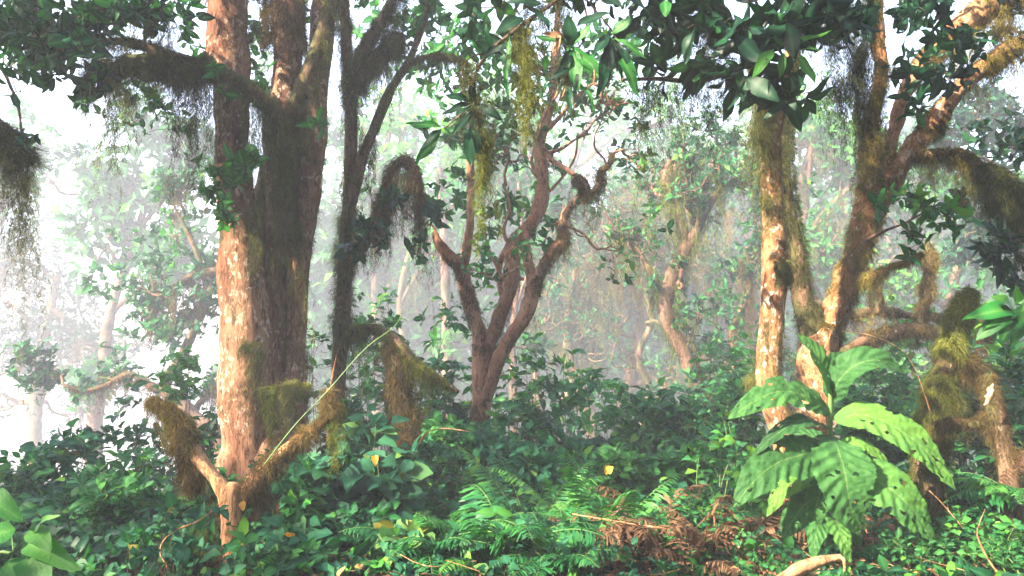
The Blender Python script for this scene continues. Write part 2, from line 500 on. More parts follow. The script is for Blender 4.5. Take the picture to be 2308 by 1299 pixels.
EMER = [(0, (.0035, .024, .013)), (.35, (.006, .055, .024)), (.6, (.014, .11, .032)), (.85, (.045, .19, .026)), (1, (.12, .28, .025))]
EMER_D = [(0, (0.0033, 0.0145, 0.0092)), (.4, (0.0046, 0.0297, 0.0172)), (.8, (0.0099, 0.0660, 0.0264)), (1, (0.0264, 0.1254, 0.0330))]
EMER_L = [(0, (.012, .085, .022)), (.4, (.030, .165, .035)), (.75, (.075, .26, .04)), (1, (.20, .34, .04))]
M = {}
M['leaf'] = leaf_mat('glossy_leaf', EMER, .5, .3, spec=.18, veincol=(.1, .3, .12))
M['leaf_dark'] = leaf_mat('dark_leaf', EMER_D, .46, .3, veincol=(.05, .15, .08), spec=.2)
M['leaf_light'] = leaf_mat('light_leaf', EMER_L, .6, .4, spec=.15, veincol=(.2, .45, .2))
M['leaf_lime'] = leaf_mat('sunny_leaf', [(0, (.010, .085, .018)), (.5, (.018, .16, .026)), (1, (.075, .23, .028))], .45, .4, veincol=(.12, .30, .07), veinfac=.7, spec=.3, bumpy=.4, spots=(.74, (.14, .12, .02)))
M['leaf_vine'] = leaf_mat('heart_leaf', [(0, (0.0089, 0.0595, 0.0357)), (.4, (0.0179, 0.1130, 0.0595)), (.75, (0.0416, 0.1785, 0.0774)), (.9, (0.1309, 0.2380, 0.0476)), (1, (0.2975, 0.2499, 0.0357))], .62, .35, spec=.15, veincol=(0.0892, 0.2261, 0.1190))
M['leaf_big'] = leaf_mat('big_leaf', [(0, (.012, .058, .016)), (.5, (.044, .15, .036)), (1, (.105, .24, .036))], .6, .25, spec=.22, veincol=(.17, .28, .09), veinfac=.8, bumpy=.5, spots=(.69, (.12, .085, .03)))
M['fern'] = leaf_mat('fern_green', [(0, (0.0112, 0.0750, 0.0300)), (.5, (0.0225, 0.1650, 0.0450)), (1, (0.0975, 0.2700, 0.0375))], .5, .35)
M['dry'] = leaf_mat('dry_fern', [(0, (.055, .030, .018)), (.5, (.17, .095, .05)), (1, (.36, .22, .13))], .7, .3, tint=(1, .85, .65), spec=.15)
M['litter'] = leaf_mat('litter_leaf', [(0, (.06, .028, .015)), (.45, (.20, .09, .045)), (.8, (.36, .20, .10)), (1, (.45, .30, .07))], .7, .15, tint=(1, .8, .6))
M['yellow'] = leaf_mat('yellow_leaf', [(0, (.45, .22, .02)), (1, (.75, .42, .04))], .5, .4, tint=(1, .8, .4), spots=(.6, (.35, .08, .02)))
M['moss'] = moss_mat('olive_moss', [(0, (0.0270, 0.0330, 0.0120)), (.35, (0.0750, 0.0870, 0.0270)), (.65, (0.1350, 0.1470, 0.0420)), (1, (0.2700, 0.2625, 0.0675))])
M['moss_brown'] = moss_mat('brown_moss', [(0, (.045, .033, .014)), (.35, (.10, .072, .028)), (.65, (.165, .12, .044)), (1, (.26, .20, .065))])
M['moss_green'] = moss_mat('green_moss', [(0, (0.0292, 0.0375, 0.0105)), (.35, (0.0761, 0.0924, 0.0188)), (.65, (0.1428, 0.1684, 0.0292)), (1, (0.2528, 0.2691, 0.0503))])
M['moss_gold'] = moss_mat('gold_moss', [(0, (.045, .038, .012)), (.3, (.11, .088, .024)), (.6, (.19, .15, .036)), (1, (.30, .27, .06))])
M['bark'] = bark_mat('warm_bark', (.31, .165, .095), (.07, .036, .022), (.58, .41, .30), (.045, .045, .016), .55, .57, .3)
M['bark_pale'] = bark_mat('pale_bark', (.46, .235, .11), (.15, .07, .035), (.72, .54, .40), (.06, .045, .015), .55, .56, .45)
M['bark_moss'] = bark_mat('mossy_bark', (.21, .135, .085), (.08, .05, .03), (.42, .33, .24), (.075, .072, .024), .62, .47, .4)
M['bark_red'] = bark_mat('reddish_bark', (.40, .22, .14), (.16, .085, .055), (.6, .40, .28), (.07, .06, .025), .68, .60, .35)
M['wood'] = bark_mat('bare_wood', (.55, .32, .16), (.22, .10, .05), (.75, .52, .32), (.10, .06, .025), .6, .66, .15)
M['bark_mist'] = bark_mat('misty_bark', (.20, .125, .085), (.08, .05, .035), (.42, .32, .25), (.05, .045, .02), .62, .52, .4)
M['twig'] = bark_mat('twig_bark', (.15, .10, .07), (.06, .04, .03), (.3, .24, .18), (.04, .05, .02), .66, .6, 1)
M['stem'] = leaf_mat('green_stem', [(0, (.08, .14, .04)), (1, (.12, .25, .06))], .5, .0)

# ---------------------------------------------------------------- ground
def build_ground():
    xs = np.concatenate([np.linspace(-90, -10, 40), np.linspace(-9.6, 9.6, 130), np.linspace(10, 90, 40)])
    ys = np.concatenate([np.linspace(-60, -1, 30), np.linspace(-.6, 14, 120), np.linspace(14.6, 110, 60)])
    X, Y = np.meshgrid(xs, ys)
    Z = gz(X, Y)
    V = np.stack([X, Y, Z], -1); V[..., 2] += 0.012 * pn(V, 6.0, 1) * (Y < 14)
    nx, ny = len(xs), len(ys)
    i = np.arange(ny - 1)[:, None]; j = np.arange(nx - 1)[None]
    b = i * nx + j
    Q = np.stack([b, b + 1, b + nx + 1, b + nx], -1).reshape(-1, 4)
    m, nt, out = newmat('forest_soil')
    v = coords(nt)
    c = ramp(nt, noise(nt, 14, 8, .75, v), [(.3, (.018, .012, .008)), (.5, (.06, .036, .02)), (.62, (.11, .06, .03)), (.75, (.045, .06, .02))])
    g = ramp(nt, noise(nt, 1.6, 4, .6, v), [(.45, (0, 0, 0)), (.6, (1, 1, 1))])
    c = mix(nt, g, c, (.03, .055, .018))
    bs = nt.nodes.new('ShaderNodeBsdfPrincipled'); nt.links.new(c, bs.inputs['Base Color']); bs.inputs['Roughness'].default_value = .95
    bp = nt.nodes.new('ShaderNodeBump'); bp.inputs['Distance'].default_value = .04; bp.inputs['Strength'].default_value = 1
    nt.links.new(noise(nt, 40, 8, .8, v), bp.inputs['Height']); nt.links.new(bp.outputs[0], bs.inputs['Normal'])
    nt.links.new(bs.outputs[0], out.inputs[0])
    mb = MB(); mb.add(V.reshape(-1, 3), Q)
    tag(mb.build('ground', m), kind='structure')
build_ground()

# ---------------------------------------------------------------- trees
def nearest_on(P, pts):
    S = spline(P, .05)[:, :3]
    d = ((pts[:, None] - S[None]) ** 2).sum(-1)
    return S[d.argmin(1)]

def moss_part(root, rng, limbs, name='moss', mat='moss'):
    """limbs: list of dicts(path, fur=(n,len), hang=[(t,len_px)], ...)"""
    mb = MB()
    for k, d in enumerate(limbs):
        P = d['P'] if isinstance(d['P'], np.ndarray) else pxpath(d['P'])
        Y = P[:, 1].mean()
        w = d.get('w', max(.0025, .00062 * Y))
        tone = d.get('tone', .5)
        if 'fur' in d:
            n, l = d['fur'][:2]
            fur(mb, P, n, l, w, rng, seed=d.get('seed', k), thresh=d.get('th', -.3), side=d.get('side'), grav=d.get('grav', .6),
                trange=d.get('tr', (0, 1)), tone=tone, f=d.get('f', 4.0), curl=d.get('fcurl', .14))
            if 'hang' not in d and l > .035:
                curtain(mb, P, [(0, 22 * psz(Y)), (.5, 40 * psz(Y)), (1, 22 * psz(Y))], 70, 9, .03, w, rng, seed=k + 3, thresh=0.0, tone=tone)
        if 'hang' in d:
            lens = [(t, l * psz(Y)) for t, l in d['hang']]
            curtain(mb, P, lens, d.get('per_m', 110), d.get('strands', 14), d.get('r0', .035), w, rng, seed=d.get('seed', k) + 11,
                    curl=d.get('curl', .05), thresh=d.get('hth', -.7), tone=tone, k=d.get('k', 6))
    return mb.build(name, M[mat], root)

def blobs(spec, rng):
    """spec rows (px,py,Y,rx_px,ry_px,depth_m,count) -> points"""
    out = []
    for px, py, Y, rx, ry, dz, n in spec:
        u = rng.normal(size=(n, 3)); u = u / np.linalg.norm(u, axis=1)[:, None] * rng.uniform(0, 1, (n, 1)) ** .45
        for a in u:
            out.append(at(px + a[0] * rx, py + a[1] * ry, Y + a[2] * dz))
    return np.array(out)

def crown_part(root, rng, spec, L, Wr=.3, n_leaf=7, mat='leaf', kind='ell', seg=3, droop=.35, hang=0.3, anchor=None, name='crown', twig_r=.004, tonebase=.5, tonevar=.2, open_=1.0, tmat='twig', upb=.6, sag=.12):
    C = blobs(spec, rng)
    A = rng.normal(size=C.shape) * np.array([1, 1, .6]) + np.array([0, 0, upb - hang])
    mb = MB()
    whorls(mb, C, A, n_leaf, L, Wr, rng, open_=open_, kind=kind, seg=seg, droop=droop, tonebase=tonebase, tonevar=tonevar)
    tb = MB()
    if anchor is not None:
        B = nearest_on(anchor, C)
    else:
        cc = np.concatenate([np.tile(at(s[0], s[1], s[2]), (s[6], 1)) for s in spec]); B = cc
    # join each tip to a nearby tip nearer the limb, so that twigs fork instead of fanning
    dB = np.linalg.norm(C - B, axis=1)
    dd = np.linalg.norm(C[:, None] - C[None], axis=-1) + np.where(dB[None] < dB[:, None] - .02, 0, 1e3)
    j = dd.argmin(1); use = dd[np.arange(len(C)), j] < dB
    E = np.where(use[:, None], C[j], B)
    twigs(tb, E, C - norm(A) * L * .3, twig_r, rng, sag=sag)
    o = mb.build(name, M[mat], root)
    tb.build('twigs', M[tmat], root)
    return o

def tree(name, label, base, rng, stems, limbs=(), bark='bark', group=None, cat='tree', sides=26, lump=.10, flute=0.0, lmat=None, lsides=14):
    root = thing(name, label, cat, base, group)
    mb = MB()
    for k, p in enumerate(stems):
        tube(mb, pxpath(p), sides, lump=lump, lf=5.0, flute=flute, seed=k + 1, step=.035)
    mb.build('trunk', M[bark], root)
    for k, p in enumerate(limbs):
        mb = MB(); tube(mb, pxpath(p), lsides, lump=.16, lf=9.0, seed=k + 20, step=.03, wob=.008)
        mb.build('limb', M[lmat or bark], root)
    return root

def gbase(px, Y):
    p = at(px, 700, Y); return np.array([p[0], Y, float(gz(p[0], Y))])

def ground_row(px, Y, w, dz=-.12):
    """a trunk row (px,py,Y,w) reaching just under the ground"""
    b = gbase(px, Y); z = b[2] + dz
    # invert at(): find py
    py0, py1 = -2000.0, 6000.0
    for _ in range(40):
        m = (py0 + py1) / 2
        if at(px, m, Y)[2] > z: py0 = m
        else: py1 = m
    return (px, py0, Y, w)

rng = np.random.default_rng(11)
# --- the big fused trunk on the left
T1A = [ground_row(550, 6.3, 190), (562, 1050, 6.3, 150), (566, 1000, 6.3, 132), (560, 900, 6.3, 124), (556, 800, 6.3, 116), (550, 700, 6.3, 106), (545, 600, 6.3, 96), (538, 500, 6.3, 86),
       (528, 400, 6.3, 78), (523, 330, 6.3, 74), (524, 260, 6.3, 72), (524, 180, 6.3, 78), (517, 90, 6.3, 92), (515, 0, 6.3, 90), (505, -150, 6.35, 84), (480, -420, 6.4, 70)]
T1B = [ground_row(625, 6.25, 170), (615, 1050, 6.3, 150), (612, 960, 6.4, 110), (612, 880, 6.44, 74), (618, 780, 6.46, 50), (620, 680, 6.46, 46), (624, 580, 6.46, 48), (630, 480, 6.46, 60), (636, 380, 6.45, 78), (638, 300, 6.4, 82),
       (636, 250, 6.4, 72), (642, 190, 6.4, 60), (650, 110, 6.4, 70), (652, 20, 6.4, 80), (655, -150, 6.4, 76), (660, -420, 6.4, 60)]
T1C = [ground_row(668, 6.35, 120), (662, 1040, 6.42, 90), (664, 940, 6.42, 56), (668, 850, 6.42, 44), (669, 750, 6.44, 42), (671, 650, 6.45, 46), (676, 560, 6.46, 56), (686, 460, 6.5, 66), (698, 360, 6.5, 62), (708, 270, 6.52, 56),
       (716, 180, 6.55, 48), (724, 90, 6.55, 50), (732, 0, 6.55, 52), (745, -200, 6.6, 40)]
L1A = [(660, 350, 6.3, 56), (636, 280, 6.15, 46), (596, 235, 6.0, 36), (556, 198, 5.95, 32), (505, 168, 5.9, 32), (440, 148, 5.88, 36), (380, 128, 5.88, 34), (325, 102, 5.9, 24), (250, 92, 5.95, 18), (170, 98, 6.0, 12), (60, 60, 6.05, 9), (-80, 20, 6.1, 8)]
L1B = [(640, 310, 6.3, 50), (668, 240, 6.15, 44), (695, 165, 6.1, 40), (715, 110, 6.1, 36), (738, 50, 6.1, 38), (748, -20, 6.1, 38), (765, -160, 6.1, 30)]
tree1 = tree('forest_tree', 'massive pale tree of several fused trunks with a moss-hung branch reaching left', gbase(600, 6.3), rng, [T1A, T1B, T1C], [L1A, L1B], 'bark', flute=.08, lmat='bark_moss')
PA = pxpath(L1A); PB = pxpath(L1B)
mb = MB(); tube(mb, pxpath([ground_row(615, 6.7, 150), (612, 900, 6.68, 140), (612, 760, 6.68, 128), (612, 620, 6.68, 120), (622, 480, 6.66, 110), (640, 380, 6.6, 90), (660, 330, 6.5, 50)]), 22, lump=.12, flute=.08, seed=9)
mb.build('inner_trunk', M['bark_moss'], tree1)
moss_part(tree1, rng, [dict(P=[(610, 800, 6.62, 110), (612, 700, 6.62, 104), (612, 600, 6.62, 100)], fur=(3000, .04), th=.2, tone=.3)], 'groove_moss', 'moss')
sl = [(480, 155, 5.85, 50), (420, 160, 5.85, 56), (340, 150, 5.9, 56), (270, 150, 5.92, 44), (225, 165, 5.95, 30)]
mb = MB()
tube(mb, pxpath(sl), 16, lump=.25, lf=8, seed=4, step=.03)
mb.build('moss_pad', M['moss'], tree1)
moss_part(tree1, rng, [
    dict(P=L1A, fur=(9000, .06), hang=[(0, 250), (.12, 200), (.25, 170), (.36, 210), (.5, 140), (.62, 90), (.75, 30), (1, 30)], per_m=150, tone=.38),
    dict(P=sl, fur=(9000, .07), hang=[(0, 230), (.3, 190), (.5, 180), (.8, 190), (1, 150)], per_m=360, r0=.075, tone=.4, th=-1, hth=-1.2),
    dict(P=L1B, fur=(7000, .07), hang=[(0, 190), (.2, 200), (.5, 170), (.8, 150), (1, 120)], per_m=150, tone=.5),
    dict(P=[(575, 235, 6.0, 30), (620, 290, 6.05, 40), (665, 330, 6.2, 50)], hang=[(0, 120), (.5, 150), (1, 150)], per_m=110, r0=.05, tone=.5, hth=-.2),
    dict(P=[(640, 360, 6.2, 50), (690, 380, 6.3, 50), (720, 330, 6.35, 40)], hang=[(0, 110), (.5, 120), (1, 100)], per_m=70, r0=.05, tone=.38, hth=-.2),
    dict(P=[(655, 510, 6.3, 30), (680, 500, 6.35, 40)], hang=[(0, 230), (1, 200)], per_m=260, r0=.04, tone=.6),
    dict(P=[(620, 480, 6.2, 40), (650, 440, 6.2, 40)], hang=[(0, 90), (1, 90)], per_m=120, r0=.04, tone=.4, hth=-.2),
    dict(P=[(555, 470, 6.1, 40), (600, 450, 6.1, 40)], hang=[(0, 90), (1, 130)], per_m=120, r0=.04, tone=.5, hth=-.2),
])
moss_part(tree1, rng, [
    dict(P=T1B, fur=(14000, .05), th=.95, side=(1, 0, 0), tone=.4, tr=(.1, .95)),
    dict(P=T1C, fur=(14000, .05), th=.75, side=(1, -.3, 0), tone=.4, tr=(.1, 1)),
    dict(P=T1A, fur=(15000, .06), th=.55, side=(1, -.2, 0), tone=.35, tr=(.1, .7)),
    dict(P=T1A, fur=(9000, .06), th=-.6, side=(.5, -.2, 0), tone=.6, tr=(.72, .93)),
    dict(P=[(640, 110, 6.3, 80), (640, 0, 6.3, 90)], fur=(6000, .07), hang=[(0, 60), (1, 100)], th=-1.5, tone=.4),
], mat='moss_brown')
for q in ([(585, 885, 6.08, 20), (625, 880, 6.08, 24)], [(635, 878, 6.08, 20), (668, 880, 6.1, 20)], [(545, 775, 6.12, 20), (585, 785, 6.12, 24)], [(684, 875, 6.15, 12), (694, 878, 6.15, 12)]):
    moss_part(tree1, rng, [dict(P=q, fur=(900, .07), th=-9, hang=[(0, 70), (1, 90)], per_m=420, r0=.04, tone=.5, hth=-2)], 'moss_tuft', 'moss_green' if q[0][0] in (585, 684) else 'moss')
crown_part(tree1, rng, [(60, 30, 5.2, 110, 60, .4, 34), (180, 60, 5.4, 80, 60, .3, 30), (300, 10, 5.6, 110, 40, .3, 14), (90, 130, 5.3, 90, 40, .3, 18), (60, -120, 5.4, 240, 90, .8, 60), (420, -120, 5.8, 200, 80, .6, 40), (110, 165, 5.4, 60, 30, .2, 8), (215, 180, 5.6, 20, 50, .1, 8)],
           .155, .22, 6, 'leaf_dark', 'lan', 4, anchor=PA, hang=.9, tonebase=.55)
crown_part(tree1, rng, [(240, 20, 5.3, 120, 40, .3, 26), (380, 20, 5.5, 80, 40, .3, 16), (120, 100, 5.0, 120, 40, .3, 22), (30, 40, 4.9, 80, 50, .3, 20), (200, 210, 5.6, 30, 50, .1, 8)], .13, .24, 6, 'leaf', 'ell', 4, anchor=PA, hang=.9, name='outer_leaves', tonebase=.35)
moss_part(tree1, rng, [dict(P=[(190, 130, 5.6, 10), (215, 150, 5.6, 12)], hang=[(0, 130), (1, 90)], per_m=420, r0=.05, tone=.2), dict(P=[(250, 200, 5.9, 10), (300, 210, 5.9, 10), (350, 200, 5.9, 10)], hang=[(0, 90), (1, 110)], per_m=200, r0=.05, tone=.55),
    dict(P=[(290, 20, 5.7, 10), (330, 30, 5.7, 20), (400, 50, 5.8, 20)], hang=[(0, 90), (1, 80)], per_m=220, r0=.05, tone=.5)], name='trailing_moss')
crown_part(tree1, rng, [(555, 365, 5.7, 34, 24, .08, 8), (515, 405, 5.7, 35, 25, .08, 8), (470, 440, 5.7, 50, 25, .08, 7), (500, 500, 5.7, 30, 25, .08, 6), (430, 360, 5.75, 15, 10, .05, 1), (480, 155, 5.7, 30, 10, .05, 2), (420, 75, 5.7, 30, 12, .05, 2), (600, 150, 5.9, 15, 8, .05, 1), (500, 215, 5.75, 12, 30, .05, 2), (720, 280, 5.9, 30, 15, .05, 4)],
           .125, .30, 6, 'leaf_lime', 'ell', 4, anchor=pxpath([(600, 400, 6.1, 4), (540, 400, 5.8, 4), (500, 500, 5.8, 4)]), hang=.8, name='epiphyte_leaves', tonebase=.2)

# --- slender moss-hung tree right of it
TB = [ground_row(770, 7.0, 44), (768, 1040, 7, 36), (765, 960, 7, 32), (762, 880, 7, 32), (768, 760, 7, 40), (776, 650, 7, 36), (780, 540, 7, 30), (786, 420, 7, 28), (792, 300, 7, 28), (786, 180, 7, 26), (780, 80, 7, 24), (772, -60, 7, 22), (760, -350, 7, 18)]
B1 = [(784, 480, 7, 26), (800, 420, 7, 28), (816, 350, 7, 26), (850, 275, 7, 26), (885, 195, 7.05, 22), (920, 140, 7.1, 18), (948, 70, 7.1, 18), (972, 0, 7.1, 18), (1010, -120, 7.1, 14)]
B2 = [(900, 165, 7.08, 14), (925, 140, 7.0, 16), (965, 128, 6.95, 14), (1025, 132, 6.9, 10), (1060, 150, 6.9, 6)]
B3 = [(786, 200, 7, 22), (800, 150, 6.95, 24), (822, 105, 6.9, 24), (848, 65, 6.9, 24), (880, 10, 6.9, 24), (915, -80, 6.9, 20)]
B4 = [(805, 200, 6.95, 24), (835, 145, 6.9, 26), (868, 112, 6.9, 30), (900, 88, 6.9, 28), (912, 90, 6.9, 12)]
B5 = [(775, 600, 7, 30), (810, 565, 6.95, 28), (845, 500, 6.9, 22), (872, 420, 6.88, 22), (895, 368, 6.86, 24), (920, 365, 6.85, 24), (942, 410, 6.85, 20), (952, 480, 6.85, 12)]
B6 = [(764, 770, 7, 24), (800, 748, 6.9, 20), (850, 742, 6.8, 20), (895, 772, 6.75, 24), (930, 815, 6.72, 22), (965, 845, 6.7, 20), (1005, 865, 6.7, 16), (1035, 885, 6.7, 8)]
treeB = tree('forest_tree', 'slender dark tree draped in hanging moss just right of the massive fused trunk', gbase(770, 7), rng, [TB], [B1, B2, B3, B4, B5, B6], 'bark_moss')
moss_part(treeB, rng, [
    dict(P=B1, fur=(8000, .06), hang=[(0, 120), (.3, 150), (.5, 110), (.7, 60), (1, 30)], per_m=110, hth=-.2, tone=.35),
    dict(P=B2, fur=(3000, .04), hang=[(0, 50), (.5, 50), (1, 30)], per_m=100, tone=.5),
    dict(P=B3, fur=(6000, .07), hang=[(0, 100), (.5, 90), (1, 100)], per_m=140, tone=.3),
    dict(P=B4, fur=(7000, .07), hang=[(0, 110), (.5, 80), (1, 60)], per_m=150, tone=.3, th=-1),
    dict(P=TB, fur=(16000, .08), hang=[(0, 0), (.3, 60), (.6, 110), (1, 110)], per_m=120, tone=.4, th=-.6),
])
moss_part(treeB, rng, [
    dict(P=B6, fur=(8000, .06), hang=[(0, 60), (.3, 90), (.45, 150), (.6, 110), (.8, 80), (1, 50)], per_m=200, r0=.05, tone=.45, th=-1),
    dict(P=[(762, 920, 6.9, 40), (770, 960, 6.9, 44)], fur=(1500, .08), hang=[(0, 90), (1, 110)], per_m=900, r0=.05, tone=.8),
], name='lower_moss', mat='moss_green')
moss_part(treeB, rng, [
    dict(P=B5, fur=(7000, .06), hang=[(0, 60), (.3, 90), (.55, 110), (.75, 120), (1, 130)], per_m=150, r0=.05, tone=.4, th=-1),
    dict(P=[(850, 440, 6.85, 24), (880, 410, 6.8, 30), (920, 400, 6.8, 30), (945, 430, 6.8, 24)], hang=[(0, 50), (.5, 90), (1, 140)], per_m=220, r0=.06, tone=.45, hth=-.6)], name='bough_moss', mat='moss_brown')
crown_part(treeB, rng, [(840, 520, 6.6, 50, 45, .12, 14), (800, 570, 6.7, 40, 25, .1, 6), (980, 480, 6.7, 26, 36, .1, 6), (880, 450, 6.6, 40, 15, .1, 5), (940, 560, 6.7, 30, 40, .1, 5)], .12, .27, 7, 'leaf_dark', 'ell', 3, anchor=pxpath(B5), hang=.6, name='epiphyte_leaves', tonebase=.55)
crown_part(treeB, rng, [(870, -60, 6.8, 180, 90, .6, 60), (960, 60, 7.3, 70, 60, .3, 18)], .12, .3, 7, 'leaf', 'ell', 2, anchor=pxpath(B1))

crown_part(tree1, rng, [(300, 40, 5.8, 90, 40, .2, 12), (330, 180, 6.6, 90, 60, .3, 10), (440, 90, 6.6, 60, 70, .3, 12), (590, 60, 6.9, 40, 80, .3, 18), (590, 200, 7.0, 34, 60, .2, 14), (350, 260, 7.2, 120, 60, .3, 16), (720, 20, 6.9, 60, 40, .3, 8)], .13, .27, 6, 'leaf', 'ell', 3, anchor=PB, hang=.5, name='inner_leaves', tonebase=.5)
# --- leaning trunk wrapped in moss, below the arching limb
TM = [ground_row(990, 6.8, 60), (985, 1080, 6.8, 44), (960, 1030, 6.78, 48), (925, 980, 6.76, 50), (905, 900, 6.76, 46), (898, 830, 6.76, 40), (885, 775, 6.78, 28)]
treeM = tree('leaning_tree', 'leaning tree wrapped in olive moss under the arching moss-hung limb', gbase(990, 6.8), rng, [TM], [], 'bark_moss', cat='tree')
moss_part(treeM, rng, [dict(P=TM, fur=(16000, .09), hang=[(0, 40), (.3, 130), (.6, 110), (1, 150)], per_m=260, r0=.06, tone=.42, th=-2),
                       dict(P=[(850, 940, 6.8, 30), (900, 930, 6.8, 40)], hang=[(0, 110), (1, 130)], per_m=300, r0=.06, tone=.35)], mat='moss_brown')

# --- forked reddish tree in the middle
YC = 7.7
TC = [ground_row(1062, YC, 64), (1070, 1060, YC, 44), (1080, 980, YC, 42), (1086, 900, YC, 46), (1089, 830, YC, 50), (1090, 775, YC, 46)]
C1 = [(1086, 800, YC, 38), (1078, 750, YC, 34), (1064, 700, YC, 32), (1050, 645, YC, 30), (1040, 605, YC, 30), (1014, 578, YC - .05, 26), (990, 548, YC - .1, 20), (980, 522, YC - .1, 10)]
C1b = [(1036, 606, YC, 24), (1048, 560, YC, 22), (1058, 500, YC, 20), (1062, 430, YC + .05, 18), (1060, 350, YC + .1, 15), (1068, 270, YC + .15, 11), (1060, 180, YC + .2, 8)]
C2 = [(1090, 820, YC, 44), (1108, 765, YC, 38), (1134, 700, YC, 34), (1150, 650, YC, 32), (1156, 590, YC, 32), (1152, 556, YC, 32), (1182, 525, YC, 34), (1206, 490, YC, 32), (1222, 440, YC, 32), (1221, 380, YC, 28), (1215, 330, YC, 26), (1224, 285, YC, 24), (1240, 230, YC, 22), (1250, 150, YC, 18), (1258, 40, YC, 14), (1270, -100, YC, 10)]
C3 = [(1094, 900, YC - .05, 34), (1124, 815, YC - .1, 34), (1150, 765, YC - .1, 34), (1180, 722, YC - .12, 34), (1196, 680, YC - .12, 34), (1200, 630, YC - .12, 28), (1190, 580, YC - .1, 24), (1186, 530, YC - .05, 20)]
C4 = [(1198, 665, YC - .12, 26), (1224, 602, YC - .15, 24), (1250, 562, YC - .15, 26), (1270, 540, YC - .15, 26), (1266, 500, YC - .15, 22), (1284, 466, YC - .15, 19), (1312, 445, YC - .15, 17), (1344, 426, YC - .15, 14), (1356, 402, YC - .15, 12), (1350, 388, YC - .15, 10), (1372, 372, YC - .15, 7), (1382, 345, YC - .15, 4)]
C5 = [(1314, 446, YC - .15, 20), (1318, 420, YC - .2, 20), (1302, 402, YC - .2, 18), (1290, 400, YC - .2, 10)]
C6 = [(1304, 406, YC - .18, 12), (1280, 385, YC - .18, 10), (1245, 362, YC - .15, 9), (1232, 345, YC - .1, 8)]
C7 = [(1150, 560, YC, 20), (1130, 590, YC + .05, 16), (1128, 640, YC + .1, 15), (1138, 680, YC + .05, 14)]
treeC = tree('forest_tree', 'reddish twisting tree forking into three curved limbs in the middle of the misty clearing', gbase(1062, YC), rng, [TC], [C1, C1b, C2, C3, C4, C5, C6, C7], 'bark_red', sides=20)
mbt = MB()
for q in ([(1224, 300, 14), (1260, 265, 10), (1300, 220, 7), (1340, 190, 4)], [(1215, 400, 12), (1200, 370, 8), (1205, 320, 6), (1190, 270, 4)], [(1150, 560, 12), (1135, 520, 9), (1150, 470, 6), (1140, 420, 4)], [(1180, 630, 8), (1130, 620, 6), (1100, 560, 5), (1090, 520, 4)], [(1232, 350, 9), (1265, 335, 7), (1300, 310, 5), (1330, 300, 4)],
          [(1060, 430, 8), (1100, 400, 5), (1130, 350, 4)], [(1225, 440, 10), (1250, 420, 7), (1290, 360, 5), (1300, 300, 4)]):
    tube(mbt, pxpath([(a, b, YC, w) for a, b, w in q]), 6, lump=.1, wob=.02)
tipsC = []
for (a_, b_, dx, dz) in [(1378, 350, .3, .6), (1350, 390, .5, .3), (1300, 310, .3, .5), (1235, 345, -.3, .6), (1250, 150, .2, .9), (1245, 230, .7, .4), (1060, 350, -.4, .8), (1062, 440, .6, .4), (982, 525, -.5, .8), (1140, 420, -.2, .9), (1190, 270, -.4, .6), (1340, 190, .6, .3), (1268, 505, .8, .2), (1222, 420, .8, .5), (1130, 640, -.8, .3)]:
    gnarl(mbt, tipsC, at(a_, b_, YC - .05), (dx, rng.normal() * .4, dz), rng.uniform(.45, .8), .016, 2, rng, wild=.5, sides=5)
mbt.build('branches', M['bark_red'], treeC)
wbC = MB(); whorls(wbC, np.array([t[0] for t in tipsC])[::2], np.array([t[1] for t in tipsC])[::2] + [0, -.2, .4], 6, .11, .25, rng, kind='ell', seg=3, tonebase=.55); wbC.build('twig_leaves', M['leaf'], treeC)
moss_part(treeC, rng, [
    dict(P=C5, fur=(3500, .06), hang=[(0, 20), (1, 30)], th=-2, tone=.4), dict(P=C4, fur=(9000, .045), hang=[(0, 20), (.3, 35), (.5, 60), (.75, 60), (1, 10)], per_m=90, th=0, tone=.5),
    dict(P=C3, fur=(7000, .04), th=.3, side=(.6, 0, 0), tone=.45), dict(P=C2, fur=(9000, .04), th=.5, tone=.4, side=(.8, 0, 0)), dict(P=C1, fur=(6000, .04), th=.2, tone=.45, side=(-.8, 0, 0)), dict(P=C1b, fur=(3000, .04), th=.3, tone=.45), dict(P=TC, fur=(9000, .04), th=.5, tone=.4)], mat='moss_brown')
crown_part(treeC, rng, [(1110, 340, 7.9, 80, 60, .3, 26), (1130, 250, 8.0, 90, 80, .4, 30), (1020, 280, 8.0, 90, 60, .4, 22), (1150, 470, 7.9, 70, 40, .2, 16), (1090, 500, 7.8, 50, 60, .2, 12), (1010, 430, 7.9, 60, 60, .2, 14), (1230, 520, 7.8, 30, 40, .2, 6), (1290, 240, 8.2, 90, 80, .4, 18), (1120, 110, 8.1, 190, 90, .5, 60), (1000, 130, 8.3, 130, 110, .5, 44), (1330, 120, 8.2, 120, 90, .5, 36), (900, 40, 8.4, 110, 60, .5, 30), (1080, 620, 8.0, 60, 60, .2, 10)],
           .15, .24, 7, 'leaf', 'ell', 3, anchor=np.vstack([pxpath(C1b), pxpath(C2)[::-1]]), hang=.1, tonebase=.55)

